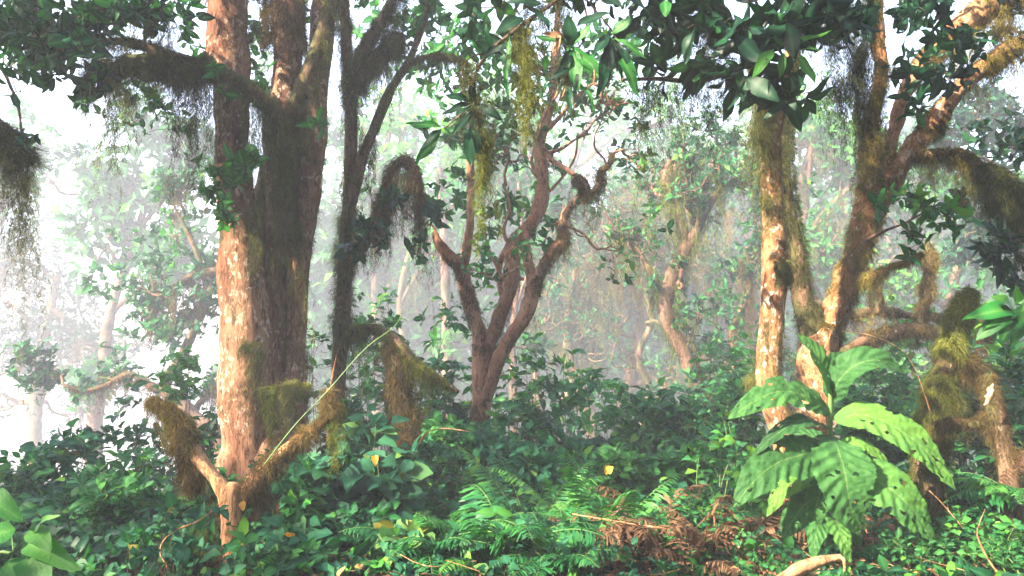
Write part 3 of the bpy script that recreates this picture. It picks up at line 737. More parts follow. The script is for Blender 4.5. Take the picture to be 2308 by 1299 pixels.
# --- right pale trunk
TF = [ground_row(1806, 5.75, 120), (1800, 1090, 5.75, 100), (1786, 1020, 5.72, 80), (1766, 960, 5.68, 64), (1738, 890, 5.62, 60), (1732, 830, 5.6, 58), (1738, 740, 5.6, 57), (1746, 650, 5.6, 56), (1748, 590, 5.6, 56), (1744, 520, 5.6, 54), (1740, 440, 5.6, 50), (1737, 370, 5.6, 48), (1742, 300, 5.6, 42), (1757, 250, 5.6, 32), (1772, 200, 5.6, 28), (1782, 110, 5.6, 26), (1788, 0, 5.6, 26), (1800, -200, 5.5, 22), (1790, -420, 5.4, 16)]
F1 = [(1738, 330, 5.6, 34), (1722, 250, 5.55, 30), (1700, 170, 5.5, 26), (1670, 90, 5.4, 24), (1620, 10, 5.2, 20), (1560, -90, 5.0, 16), (1480, -160, 4.8, 12)]
treeF = tree('forest_tree', 'straight pale tree with white lichen flecks beside the forked mossy tree', gbase(1806, 5.75), rng, [TF], [F1], 'bark_pale', lmat='bark_moss', lump=.07, sides=28)
moss_part(treeF, rng, [
    dict(P=[(1725, 440, 5.5, 20), (1730, 470, 5.5, 20)], fur=(500, .05), th=-3), dict(P=[(1760, 585, 5.52, 30), (1762, 640, 5.52, 26)], fur=(1800, .06), hang=[(0, 50), (1, 30)], th=-3, tone=.5),
    dict(P=[(1710, 240, 5.5, 40), (1700, 300, 5.5, 50)], hang=[(0, 120), (1, 160)], per_m=500, r0=.05, tone=.45),
    dict(P=TF, fur=(12000, .05), th=.75, side=(.9, 0, 0), tone=.4), dict(P=F1, fur=(6000, .06), hang=[(0, 130), (.3, 170), (.6, 160), (1, 120)], per_m=140, th=-1, tone=.35),
    dict(P=[(1690, 870, 5.9, 30), (1720, 850, 5.8, 30)], fur=(1500, .06), hang=[(0, 60), (1, 60)], th=-3)], mat='moss')
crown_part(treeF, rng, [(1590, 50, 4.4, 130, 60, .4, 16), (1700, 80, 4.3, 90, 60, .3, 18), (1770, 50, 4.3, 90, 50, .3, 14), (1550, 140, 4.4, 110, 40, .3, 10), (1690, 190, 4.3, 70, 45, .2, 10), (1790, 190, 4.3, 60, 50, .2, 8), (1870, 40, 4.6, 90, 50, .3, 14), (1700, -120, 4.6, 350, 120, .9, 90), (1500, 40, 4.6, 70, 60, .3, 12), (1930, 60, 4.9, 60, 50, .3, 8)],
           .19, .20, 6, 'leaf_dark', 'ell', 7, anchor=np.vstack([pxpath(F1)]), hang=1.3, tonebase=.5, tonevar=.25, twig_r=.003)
mb = MB()
for (a, b, c, d, Yl, w, ml) in [(1745, 110, 1700, 165, 4.05, 30, 0), (1800, 125, 1838, 180, 4.0, 26, 0), (1772, 110, 1868, 65, 4.1, 18, 0), (1770, 105, 1738, 75, 4.1, 18, 0), (1790, 110, 1850, 105, 4.1, 12, 0), (1765, 120, 1760, 170, 4.1, 20, 0), (1760, 105, 1795, 70, 4.1, 12, 0)]:
    A_, B_ = at(a, b, Yl), at(c, d, Yl - .03)
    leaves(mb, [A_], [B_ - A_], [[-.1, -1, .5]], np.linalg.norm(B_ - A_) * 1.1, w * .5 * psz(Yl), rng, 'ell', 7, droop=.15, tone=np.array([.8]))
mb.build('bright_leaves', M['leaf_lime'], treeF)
moss_part(treeF, rng, [
    dict(P=[(1770, 180, 4.3, 14), (1785, 150, 4.3, 14)], hang=[(0, 90), (1, 80)], per_m=420, strands=10, r0=.03, curl=.16, k=10, w=.003, tone=.55),
    dict(P=[(1420, 190, 4.5, 14), (1480, 185, 4.5, 24), (1530, 190, 4.5, 14)], hang=[(0, 60), (.5, 110), (1, 60)], per_m=300, r0=.05, curl=.1, k=8, tone=.25),
    dict(P=[(1540, 200, 4.5, 14), (1620, 210, 4.5, 14), (1680, 230, 4.5, 14)], hang=[(0, 50), (.5, 80), (1, 60)], per_m=180, r0=.04, curl=.1, k=8, tone=.2, strands=10, hth=-.2),
    dict(P=[(1440, 250, 4.5, 6), (1480, 250, 4.5, 6)], hang=[(0, 190), (1, 200)], per_m=80, strands=6, r0=.012, curl=.1, k=12, tone=.2)], name='hanging_moss')
moss_part(treeF, rng, [
    dict(P=[(1480, 60, 4.7, 20), (1560, 40, 4.7, 24), (1650, 60, 4.7, 24)], hang=[(0, 100), (.5, 150), (1, 160)], per_m=260, r0=.07, tone=.25, hth=-1),
    dict(P=[(1640, 110, 4.8, 20), (1690, 130, 4.8, 24), (1740, 150, 4.8, 24)], hang=[(0, 120), (1, 130)], per_m=300, r0=.07, tone=.35, hth=-1),
    dict(P=[(1790, 60, 5.2, 24), (1850, 50, 5.2, 30), (1920, 40, 5.2, 24)], hang=[(0, 130), (.5, 190), (1, 160)], per_m=330, r0=.08, tone=.2, hth=-1),
    dict(P=[(1850, 210, 4.6, 12), (1900, 190, 4.6, 14), (1930, 180, 4.6, 12)], hang=[(0, 70), (1, 80)], per_m=160, strands=8, r0=.05, tone=.15, curl=.14, k=10)], name='dark_moss')
mb = MB(); tube(mb, pxpath([(1782, 0, 5.55, 24), (1840, 30, 5.3, 22), (1900, 35, 5.2, 18), (1960, 30, 5.2, 14)]), 8); mb.build('branch', M['bark_moss'], treeF)
mb = MB(); tube(mb, pxpath([(1400, 180, 4.5, 6), (1480, 178, 4.5, 10), (1580, 182, 4.5, 12), (1680, 150, 4.8, 14), (1705, 150, 5.4, 18)]), 8); mb.build('branch', M['bark_moss'], treeF)

# --- forked mossy tree on the right
TG = [ground_row(1838, 6.2, 130), (1838, 1080, 6.2, 96), (1834, 1000, 6.2, 84), (1836, 900, 6.2, 74), (1844, 810, 6.2, 78), (1854, 760, 6.2, 76), (1858, 735, 6.22, 50), (1860, 715, 6.24, 22)]
G1 = [(1846, 790, 6.2, 56), (1822, 715, 6.2, 48), (1804, 650, 6.22, 42), (1796, 580, 6.25, 38), (1786, 500, 6.3, 36), (1776, 430, 6.3, 32), (1772, 360, 6.3, 28), (1772, 290, 6.3, 26), (1782, 190, 6.3, 24), (1796, 60, 6.3, 22), (1810, -120, 6.3, 18)]
G2 = [(1858, 790, 6.2, 60), (1880, 715, 6.2, 58), (1904, 650, 6.18, 56), (1926, 590, 6.15, 54), (1944, 525, 6.1, 54), (1958, 465, 6.1, 60), (1966, 420, 6.1, 62), (1960, 380, 6.08, 40), (1962, 320, 6.05, 34), (1972, 240, 6, 32), (1984, 160, 6, 30), (1976, 80, 6, 34), (1968, -20, 6, 34), (1960, -220, 6, 26)]
G3 = [(1962, 470, 6.1, 46), (1988, 390, 6.1, 42), (2010, 320, 6.12, 36), (2026, 260, 6.14, 32), (2050, 190, 6.15, 40), (2100, 120, 6.15, 50), (2170, 60, 6.15, 56), (2250, 5, 6.15, 56), (2340, -60, 6.15, 44), (2460, -140, 6.15, 34)]
G4 = [(1960, 500, 6.05, 50), (2012, 410, 6.0, 50), (2056, 342, 5.97, 46), (2100, 285, 5.95, 44), (2142, 232, 5.92, 40), (2190, 178, 5.9, 34), (2250, 132, 5.88, 34), (2320, 95, 5.85, 40), (2440, 50, 5.85, 34)]
G5 = [(2048, 352, 5.95, 26), (2100, 350, 5.9, 26), (2160, 352, 5.85, 26), (2210, 378, 5.8, 26), (2260, 420, 5.75, 26), (2320, 462, 5.75, 22), (2420, 520, 5.7, 18)]
G6 = [(1936, 640, 6.0, 16), (1975, 618, 5.85, 15), (2010, 600, 5.8, 12), (2045, 590, 5.75, 10), (2080, 570, 5.7, 6)]
treeG = tree('forest_tree', 'thick forked tree with orange-brown moss and branches fanning to the upper right', gbase(1838, 6.2), rng, [TG], [G1, G2, G3, G4, G5, G6], 'bark_pale', lump=.12, flute=.04, lsides=20)
next(o for o in treeG.children if o.name.startswith('limb')).data.materials[0] = M['bark_moss']
moss_part(treeG, rng, [
    dict(P=TG, fur=(22000, .05), th=-.1, tone=.3), dict(P=G2, fur=(26000, .07), th=-.05, tone=.5, hang=[(0, 20), (.4, 90), (.6, 110), (.8, 60), (1, 60)], per_m=90, r0=.02, hth=0),
    dict(P=G3, fur=(20000, .07), th=-.2, tone=.45, hang=[(0, 30), (.4, 60), (.6, 110), (.8, 150), (1, 100)], per_m=170, r0=.04),
    dict(P=G4, fur=(20000, .06), th=.1, side=(-.5, 0, 0), tone=.55, hang=[(0, 10), (.4, 40), (.7, 60), (.85, 120), (1, 120)], per_m=120, r0=.04),
    dict(P=G5, fur=(9000, .06), th=-1, tone=.5, hang=[(0, 50), (.3, 70), (.5, 110), (.7, 150), (1, 120)], per_m=300, r0=.05),
    dict(P=G6, fur=(2500, .05), th=-.5, tone=.5, hang=[(0, 30), (1, 50)], per_m=90),
    dict(P=[(2150, 90, 5.9, 30), (2280, 30, 5.9, 40)], hang=[(0, 110), (1, 130)], per_m=260, r0=.06, tone=.75)], mat='moss_gold')
moss_part(treeG, rng, [
    dict(P=G1, fur=(18000, .045), th=-1.0, tone=.25), dict(P=[(2210, 378, 5.8, 30), (2260, 420, 5.7, 36), (2330, 470, 5.7, 36)], fur=(4000, .1), hang=[(0, 90), (.5, 110), (1, 60)], per_m=420, r0=.06, tone=.3, th=-2),
    dict(P=[(1920, 140, 5.7, 20), (1960, 60, 5.7, 30)], hang=[(0, 160), (1, 160)], per_m=350, r0=.06, tone=.4, curl=.09, k=8),
    dict(P=[(1860, 40, 5.6, 20), (1900, 10, 5.6, 20), (1980, -20, 5.6, 20)], hang=[(0, 180), (1, 200)], per_m=260, r0=.06, tone=.15),
    dict(P=[(1830, 220, 5.6, 20), (1900, 170, 5.6, 20), (1930, 150, 5.6, 20)], hang=[(0, 60), (1, 130)], per_m=220, r0=.05, tone=.15, curl=.1, k=9),
], name='dark_moss', mat='moss')
moss_part(treeG, rng, [dict(P=[(1960, 240, 5.7, 30), (2000, 140, 5.7, 40)], fur=(1500, .08), hang=[(0, 60), (1, 60)], per_m=260, strands=14, r0=.04, curl=.2, k=10, w=.0035, tone=.8, th=-2),
    dict(P=[(1930, 230, 5.7, 30), (1960, 240, 5.7, 30)], hang=[(0, 150), (1, 150)], per_m=500, strands=12, r0=.05, curl=.2, k=12, w=.003, tone=.5)], name='curly_moss', mat='moss_gold')
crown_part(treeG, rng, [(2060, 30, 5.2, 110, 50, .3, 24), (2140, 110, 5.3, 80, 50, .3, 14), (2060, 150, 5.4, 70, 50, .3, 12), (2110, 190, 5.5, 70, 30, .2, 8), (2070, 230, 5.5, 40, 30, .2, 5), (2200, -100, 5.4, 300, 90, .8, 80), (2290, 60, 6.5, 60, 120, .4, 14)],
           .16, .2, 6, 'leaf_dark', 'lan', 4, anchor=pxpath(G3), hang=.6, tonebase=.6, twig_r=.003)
crown_part(treeG, rng, [(2090, 460, 5.2, 90, 30, .2, 14), (2130, 510, 5.2, 60, 30, .15, 8), (2050, 530, 5.2, 40, 40, .15, 5), (2000, 450, 5.2, 40, 20, .1, 4), (2060, 580, 5.3, 20, 14, .05, 2)],
           .12, .24, 6, 'leaf', 'ell', 4, anchor=pxpath([(1950, 540, 6.0, 5), (2040, 500, 5.4, 4), (2120, 460, 5.2, 4)]), hang=.3, tonebase=.62, name='leafy_twigs')
mb = MB(); tube(mb, pxpath([(1948, 545, 6.05, 10), (1990, 520, 5.7, 8), (2040, 500, 5.4, 6), (2120, 455, 5.2, 4)]), 6, wob=.01); mb.build('branch', M['twig'], treeG)
# canopy of the two right trees over the right edge (dark leaves at far right)
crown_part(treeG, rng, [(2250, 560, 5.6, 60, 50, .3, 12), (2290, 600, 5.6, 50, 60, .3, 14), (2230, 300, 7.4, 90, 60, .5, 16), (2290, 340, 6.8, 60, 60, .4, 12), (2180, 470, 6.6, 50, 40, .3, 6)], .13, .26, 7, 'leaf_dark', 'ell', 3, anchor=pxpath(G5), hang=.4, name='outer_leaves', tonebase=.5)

# --- mossy fallen limbs right, behind
YH = 8.0
H0 = [(1890, 800, YH, 20), (1950, 770, YH, 26), (2010, 748, YH, 28), (2065, 742, YH, 32), (2120, 752, YH, 30), (2180, 758, YH, 26), (2240, 775, YH, 20), (2330, 800, YH, 16)]
H1 = [(2068, 760, YH, 22), (2078, 700, YH, 18), (2090, 640, YH, 18), (2095, 580, YH, 22), (2088, 540, YH, 12)]
H2 = [(1910, 715, YH + .3, 18), (1980, 702, YH + .3, 20), (2050, 712, YH + .3, 20), (2130, 718, YH + .3, 18), (2200, 722, YH + .3, 16), (2300, 745, YH + .3, 14)]
bH = gbase(2330, YH)
H3 = [(2320, 800, YH, 26), (2345, 900, YH, 30), ground_row(2360, YH, 40)]
treeH = tree('mossy_tree', 'low tree with long level limbs hung with brown moss behind the forked tree', gbase(2360, YH), rng, [H3], [H0, H1, H2], 'bark_moss')
moss_part(treeH, rng, [dict(P=H0, fur=(9000, .05), th=-.5, hang=[(0, 30), (.3, 40), (.55, 80), (.7, 60), (1, 30)], per_m=90, r0=.05, tone=.35),
    dict(P=H1, fur=(6000, .07), th=-1, hang=[(0, 60), (.5, 60), (1, 80)], per_m=200, tone=.6), dict(P=H2, fur=(5000, .05), th=-.5, hang=[(0, 30), (.5, 40), (1, 30)], per_m=80, tone=.4),
    dict(P=[(1960, 600, YH, 20), (1990, 620, YH, 20)], hang=[(0, 90), (1, 60)], per_m=260, tone=.55)], mat='moss_brown')
mb = MB(); tube(mb, pxpath([(1950, 600, YH, 9), (1975, 640, YH, 12), (1990, 700, YH + .2, 14)]), 8); mb.build('limb', M['bark_moss'], treeH)

# --- leaning mossy stump right
TI = [ground_row(2085, 5.3, 70), (2088, 1040, 5.3, 56), (2098, 960, 5.3, 52), (2112, 900, 5.3, 50), (2130, 840, 5.3, 50), (2148, 780, 5.3, 46), (2160, 725, 5.3, 40), (2176, 682, 5.3, 28), (2192, 652, 5.3, 12)]
stI = tree('mossy_stump', 'tall leaning stump covered in yellow-green moss right of the broad-leaved plant', gbase(2085, 5.3), rng, [TI], [], 'bark_moss', cat='stump')
moss_part(stI, rng, [dict(P=TI, fur=(24000, .07), th=-3, hang=[(0, 30), (.4, 120), (.6, 90), (.8, 80), (1, 30)], per_m=330, r0=.045, tone=.5)], mat='moss_green')
moss_part(stI, rng, [dict(P=TI, fur=(9000, .08), th=.3, side=(1, 0, 0), tone=.6), dict(P=[(2165, 800, 5.3, 30), (2175, 850, 5.3, 30)], fur=(2000, .1), hang=[(0, 60), (1, 50)], per_m=400, th=-3, tone=.3)], name='brown_moss', mat='moss_brown')

# --- mossy stump with pale bracket fungus, right edge
TJ = [ground_row(2290, 4.9, 50), (2275, 1080, 4.9, 40), (2262, 1000, 4.9, 36), (2246, 940, 4.9, 44), (2232, 885, 4.9, 36), (2226, 845, 4.9, 18)]
TJ2 = [(2262, 945, 4.9, 26), (2200, 955, 4.95, 20), (2150, 950, 5.0, 16), (2110, 962, 5.05, 10)]
stJ = tree('mossy_stump', 'brown-mossed broken stump with a pale bracket fungus at the right edge', gbase(2262, 4.9), rng, [TJ], [TJ2], 'bark_moss', cat='stump')
moss_part(stJ, rng, [dict(P=TJ, fur=(7000, .06), th=-.3, hang=[(0, 0), (.5, 30), (.8, 90), (1, 90)], per_m=120, r0=.05, tone=.4, curl=.1), dict(P=TJ2, fur=(2500, .05), th=-.3, hang=[(0, 60), (1, 40)], per_m=70, r0=.04, tone=.3)], mat='moss_brown')
mf, nt, out = newmat('fungus')
b_ = nt.nodes.new('ShaderNodeBsdfPrincipled'); nt.links.new(ramp(nt, noise(nt, 30, 4, .6, coords(nt)), [(.35, (.22, .13, .07)), (.6, (.50, .36, .24))]), b_.inputs['Base Color']); b_.inputs['Roughness'].default_value = .7
nt.links.new(b_.outputs[0], out.inputs[0]); M['fungus'] = mf
mb = MB(); tube(mb, pxpath([(2238, 866, 4.74, 5), (2233, 874, 4.73, 10), (2230, 886, 4.72, 12), (2231, 897, 4.72, 12), (2226, 906, 4.73, 9), (2218, 914, 4.74, 4)]), 14, step=.004, lump=.4, lf=60); mb.build('bracket_fungus', M['fungus'], stJ)

# --- broken forked stump, left front
YM = 4.7
M0 = [ground_row(530, YM, 110), (530, 1290, YM, 72), (530, 1230, YM, 62), (528, 1170, YM, 58), (520, 1120, YM, 60), (514, 1095, YM, 48)]
M0b = [ground_row(600, YM + .1, 80), (590, 1250, YM + .1, 52), (580, 1180, YM + .08, 48), (566, 1120, YM + .03, 44), (560, 1100, YM, 34)]
M1 = [(516, 1120, YM, 48), (484, 1080, YM, 38), (448, 1035, YM, 34), (422, 990, YM, 32), (402, 955, YM, 32), (380, 928, YM, 26), (356, 914, YM, 14), (338, 900, YM, 5)]
M2 = [(552, 1130, YM, 46), (578, 1085, YM, 44), (612, 1045, YM, 36), (655, 1010, YM, 28), (700, 976, YM, 24), (734, 945, YM, 22), (746, 905, YM, 18), (742, 876, YM, 10)]
stM = tree('broken_stump', 'broken Y-shaped stump of bright orange wood in front of the massive trunk', gbase(550, YM), rng, [M0, M0b], [M1, M2], 'wood', cat='stump', lump=.18, flute=.06, lsides=18)
moss_part(stM, rng, [
    dict(P=M1, fur=(9000, .06), th=-.6, side=(-.9, 0, .1), tr=(.3, 1), tone=.5, hang=[(0, 0), (.3, 40), (.55, 90), (.75, 110), (1, 60)], per_m=260, r0=.03),
    dict(P=[(425, 960, YM, 20), (405, 1000, YM, 30), (425, 1060, YM, 30), (440, 1110, YM, 20)], fur=(3000, .07), th=-3, hang=[(0, 60), (1, 50)], per_m=330, tone=.4),
    dict(P=M2, fur=(9000, .05), th=-.2, side=(0, .3, .7), tone=.4), dict(P=M0b, fur=(6000, .06), th=.1, tone=.3), dict(P=M0, fur=(5000, .05), th=.4, tone=.4, side=(-.6, 0, 0)),
    dict(P=[(470, 1120, YM, 20), (500, 1130, YM, 20)], hang=[(0, 110), (1, 150)], per_m=400, r0=.04, tone=.45)], mat='moss_brown')
moss_part(stM, rng, [dict(P=[(752, 900, YM, 20), (762, 920, YM, 24)], hang=[(0, 110), (1, 120)], per_m=900, r0=.03, tone=.7), dict(P=[(450, 1180, YM, 20), (480, 1170, YM, 24)], hang=[(0, 100), (1, 140)], per_m=400, r0=.035, tone=.4),
    dict(P=M1, fur=(2600, .05), th=-.2, side=(0, 0, 1.2), tr=(.5, 1), tone=.6)], name='green_moss', mat='moss_green')
tag(stM)

# ---------------------------------------------------------------- unseen canopy added to shade the near ground and haze
def overhead(root, rng, xr, yr, n, z=(4.7, 6.6), L=.30, mat='leaf_dark'):
    P = np.stack([rng.uniform(*xr, n), rng.uniform(*yr, n), rng.uniform(*z, n)], 1)
    d = -np.array(sdir)
    keep = pn(np.c_[P[:, :2], P[:, :1] * 0], .75, 3) + rng.normal(0, .15, n) < .27      # open patches let sun flecks down
    # gaps cut along the sun's path to light the trunks and the broad-leaved plant
    for (px, py0, py1, Y, rad) in SUN_GAPS:
        A = at(px, py0, Y); B = at(px, py1, Y)
        for t in np.linspace(0, 1, 9):
            C = A * (1 - t) + B * t
            w = C - P; s = (w * d).sum(1, keepdims=True)
            keep &= np.linalg.norm(w - s * d, axis=1) > rad * rng.uniform(.55, 1.15, n)
    P = P[keep]
    A = rng.normal(size=P.shape) * [1, 1, .5] + [0, 0, .6]
    mb = MB(); whorls(mb, P, A, 7, L, .28, rng, kind='ell', seg=2, open_=1.4)
    tb = MB()
    G = P + rng.normal(size=P.shape) * [.5, .5, .2]
    twigs(tb, G, P, .008, rng, k=3)
    mb.build('added_shade_canopy', M[mat], root);  # added shade leaves out of view, parented to a visible tree
SUN_GAPS = [(640, 0, 300, 6.4, .3), (515, 0, 330, 6.3, .28), (1960, 60, 420, 6.0, .4), (2020, 200, 460, 6.0, .35), (2200, 0, 200, 6.0, .4), (1100, 250, 900, 7.7, .3), (1200, 400, 760, 7.7, .3), (900, 750, 1000, 6.8, .25), (1000, 1050, 1250, 5.0, .3), (2120, 1150, 1280, 4.6, .3), (250, 1080, 1200, 5.5, .4), (1300, 60, 200, 3.8, .25), (655, 150, 1000, 6.4, .42), (1300, 1080, 1220, 5.0, .4), (780, 1000, 1200, 5.2, .3), (515, 330, 1050, 6.3, .34), (590, 500, 900, 6.3, .22), (1742, 300, 900, 5.6, .34), (1930, 350, 750, 6.1, .42), (2130, 120, 400, 6.0, .45), (1870, 800, 1150, 4.6, .5), (470, 950, 1150, 4.7, .28), (700, 900, 1020, 4.7, .25), (1090, 550, 900, 7.7, .3), (1420, 1100, 1200, 4.8, .35), (2165, 650, 800, 5.3, .25), (1320, 50, 200, 3.8, .2)]
rng = np.random.default_rng(101)
overhead(tree1, rng, (-13, -1.5), (-11, 7.6), 3800)
overhead(treeF, rng, (-1.5, 3), (-11, 7.4), 2100)
overhead(treeG, rng, (3, 13), (-11, 8), 3200)

# ---------------------------------------------------------------- trees in the mist
rng = np.random.default_rng(23)
def mistree(label, stems, limbs, crowns, L, rng, bark='bark_moss', mat='leaf', Wr=.26, nl=6, moss=None, hang=.2, name='forest_tree', mossmat='moss', tb=.5, group=None, twig_r=.008, seg=2, mossd=60, g=3, gd=2, gl=1.0, lf=2):
    bark = {'bark_moss': 'bark_moss', 'bark': 'bark_mist', 'bark_red': 'bark_mist', 'bark_pale': 'bark_mist'}[bark]
    px, Y0, w = stems[0][0]
    Y = Y0 if Y0 < 9 else 9 + (min(Y0, 16) - 9) * 4.6
    L = L * Y / Y0; stems = [[(px, Y, w)] + list(stems[0][1:])] + [list(s) for s in stems[1:]]
    st = [[ground_row(px, Y, w)] + [(a, b, Y, c) for a, b, c in s[1:]] if len(s[0]) == 3 and k == 0 else [(a, b, Y, c) for a, b, c in s] for k, s in enumerate(stems)]
    lb = [[(a, b, Y, c) for a, b, c in s] for s in limbs]
    root = tree(name, label, gbase(px, Y), rng, st, lb, bark, sides=12, lsides=8, group=group)
    if g:
        gb = MB(); tips = []
        for s_ in (lb + st):
            P_ = pxpath(s_); S_ = spline(P_, .2)
            for q_ in range(g):
                t_ = int(len(S_) * (rng.uniform(.45, .98) if q_ else .97)); t_ = min(max(t_, 1), len(S_) - 1)
                gnarl(gb, tips, S_[t_, :3], norm(S_[t_, :3] - S_[t_ - 1, :3]) + rng.normal(size=3) * [.9, .5, .5], gl * 110 * psz(Y) * rng.uniform(.6, 1.4), max(S_[t_, 3] * .55, 3 * psz(Y)), gd, rng)
        gb.build('branches', M[bark], root)
        C_ = np.array([t[0] for t in tips]); A_ = np.array([t[1] for t in tips])
        wb = MB()
        for s_ in range(lf): whorls(wb, C_ + rng.normal(size=C_.shape) * L * .5 * s_, A_ + [0, -.2, .4], nl, L * .85, Wr, rng, kind='ell', seg=seg, tonebase=tb)
        wb.build('leaves', M[mat], root)
        if moss:
            mm = MB(); kk = rng.integers(0, len(C_), min(len(C_), 60))
            for q_ in kk:
                e_ = C_[q_]; curtain(mm, np.array([np.r_[e_ - [.1, 0, 0], .03], np.r_[e_ + [.1, 0, .02], .03]]), [(0, 45 * psz(Y)), (1, 45 * psz(Y))], 60, 8, 9 * psz(Y), max(.0025, .0006 * Y), rng, seed=q_, thresh=-2)
            mm.build('tip_moss', M[mossmat], root)
    if crowns:
        crown_part(root, rng, [(a, b, Y + dz, rx, ry, d, n) for a, b, dz, rx, ry, d, n in crowns], L, Wr, nl, mat, 'ell', seg, anchor=np.vstack([pxpath(x) for x in (lb or st)]), hang=hang, twig_r=twig_r, tonebase=tb)
    if moss:
        moss_part(root, rng, [dict(P=lb[i] if i < 50 else st[i - 50], fur=(1500, .09), th=-1, hang=[(0, a), (.5, b), (1, c)], per_m=mossd, strands=10, r0=.07, tone=.45) for i, a, b, c in moss], mat=mossmat)
    return root

mistree('leaning tree with pale bark and mossy arms in the thin mist behind the clearing',
    [[(1606, 9.9, 34), (1596, 1000, 30), (1584, 930, 30), (1570, 870, 32), (1545, 800, 33), (1520, 755, 33), (1500, 700, 34), (1506, 650, 34), (1525, 600, 32), (1546, 560, 28), (1572, 512, 24), (1592, 470, 22), (1620, 430, 20), (1662, 405, 16), (1720, 390, 10)]],
    [[(1548, 565, 22), (1534, 500, 20), (1515, 440, 18), (1503, 410, 22), (1500, 385, 26)], [(1500, 690, 18), (1482, 648, 16), (1460, 600, 15), (1436, 562, 14), (1400, 536, 12), (1372, 530, 6)],
     [(1590, 1000, 16), (1592, 900, 14), (1570, 820, 12), (1560, 760, 8)], [(1590, 480, 16), (1570, 440, 13), (1600, 400, 10), (1640, 350, 8)], [(1505, 400, 26), (1530, 380, 30), (1545, 390, 20)]],
    [(1640, 380, .6, 100, 70, .8, 22), (1540, 280, .8, 120, 70, 1, 16), (1620, 620, 1.2, 60, 60, .8, 12)], .13, rng, bark='bark_red', lf=1, g=4, moss=[(0, 60, 60, 60), (1, 60, 90, 40), (3, 100, 130, 100), (50, 30, 60, 110), (4, 90, 110, 90)], mossmat='moss_green')
mistree('many-armed misty tree with upswept mossy limbs left of the leaning pale tree',
    [[(1390, 13.5, 34), (1402, 940, 28), (1420, 850, 28), (1440, 770, 28), (1452, 700, 26), (1462, 640, 22)]],
    [[(1452, 700, 24), (1432, 630, 20), (1416, 560, 16), (1405, 590, 6)], [(1462, 640, 22), (1486, 580, 18), (1520, 530, 12), (1545, 500, 8)], [(1466, 620, 20), (1470, 540, 16), (1440, 480, 12), (1445, 420, 8)], [(1440, 590, 14), (1420, 500, 10), (1400, 460, 6)],
     [(1470, 600, 14), (1500, 520, 10), (1495, 460, 7)], [(1415, 880, 18), (1450, 855, 16), (1490, 838, 14), (1540, 828, 12)]],
    [(1420, 420, .5, 110, 90, 1.2, 14)], .10, rng, lf=1, g=5, gd=2, moss=[(0, 60, 90, 60), (1, 60, 60, 20), (2, 40, 40, 20), (5, 40, 60, 40)], tb=.3)
mistree('misty tree leaning left with a veil of hanging moss between the two forked trees',
    [[(1352, 12.5, 30), (1335, 960, 28), (1312, 890, 26), (1290, 820, 22), (1278, 760, 18), (1282, 680, 16), (1300, 600, 12)]],
    [[(1282, 700, 16), (1320, 640, 12), (1370, 600, 9), (1410, 590, 6)], [(1300, 620, 14), (1340, 580, 12), (1380, 590, 8)]],
    [(1320, 600, .3, 80, 40, .8, 24), (1310, 700, .3, 70, 70, .8, 24)], .12, rng, lf=1, g=4, moss=[(0, 80, 140, 100), (1, 120, 150, 100), (50, 20, 60, 60)], tb=.25, hang=.6)
mistree('thin upright tree with peeling pale bark behind the reddish forked tree',
    [[(1160, 11.5, 20), (1158, 900, 18), (1155, 800, 16), (1160, 700, 14), (1175, 560, 12), (1170, 400, 10)]], [[(1160, 700, 10), (1190, 620, 8), (1230, 560, 6)]],
    [(1180, 420, 0, 120, 80, 1, 30), (1060, 460, 0, 70, 60, 1, 14)], .17, rng, bark='bark_red')
mistree('pale straight trunk standing in bright mist just right of the moss-hung slender tree',
    [[(1012, 13.0, 26), (1010, 880, 24), (1006, 760, 22), (1004, 640, 20), (1000, 520, 18), (990, 380, 16)]], [[(1000, 500, 12), (1040, 440, 10), (1090, 400, 6)]],
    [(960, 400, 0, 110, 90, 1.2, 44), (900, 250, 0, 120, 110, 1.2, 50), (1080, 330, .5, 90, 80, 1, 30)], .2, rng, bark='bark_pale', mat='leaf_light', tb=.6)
mistree('tall sunlit tree with yellow-green leaves high in the mist above the clearing',
    [[(1250, 17, 30), (1255, 800, 26), (1262, 600, 22), (1280, 420, 18), (1330, 260, 14)]], [[(1280, 430, 14), (1220, 340, 10), (1120, 260, 8)], [(1300, 380, 12), (1400, 300, 10), (1500, 280, 8)]],
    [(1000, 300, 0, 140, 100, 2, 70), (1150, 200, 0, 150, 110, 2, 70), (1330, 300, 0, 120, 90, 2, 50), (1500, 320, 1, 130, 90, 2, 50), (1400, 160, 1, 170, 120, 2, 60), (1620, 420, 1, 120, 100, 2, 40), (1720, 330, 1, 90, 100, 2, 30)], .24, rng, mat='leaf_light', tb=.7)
mistree('arching mossy tree with a curved bough between the two right trees',
    [[(1700, 10.5, 26), (1690, 940, 24), (1668, 860, 24)]], [[(1668, 870, 26), (1640, 850, 24), (1610, 880, 20), (1602, 940, 16)], [(1690, 900, 22), (1650, 840, 22), (1690, 830, 18), (1730, 820, 14)], [(1668, 860, 18), (1650, 760, 16), (1690, 640, 12), (1680, 560, 8)]],
    [(1640, 700, 0, 70, 70, .8, 34), (1690, 600, .4, 60, 50, .8, 20), (1610, 780, .5, 50, 50, .8, 16)], .13, rng, moss=[(0, 90, 130, 80), (1, 90, 120, 60), (2, 40, 90, 90)], mossmat='moss_brown', mat='leaf')
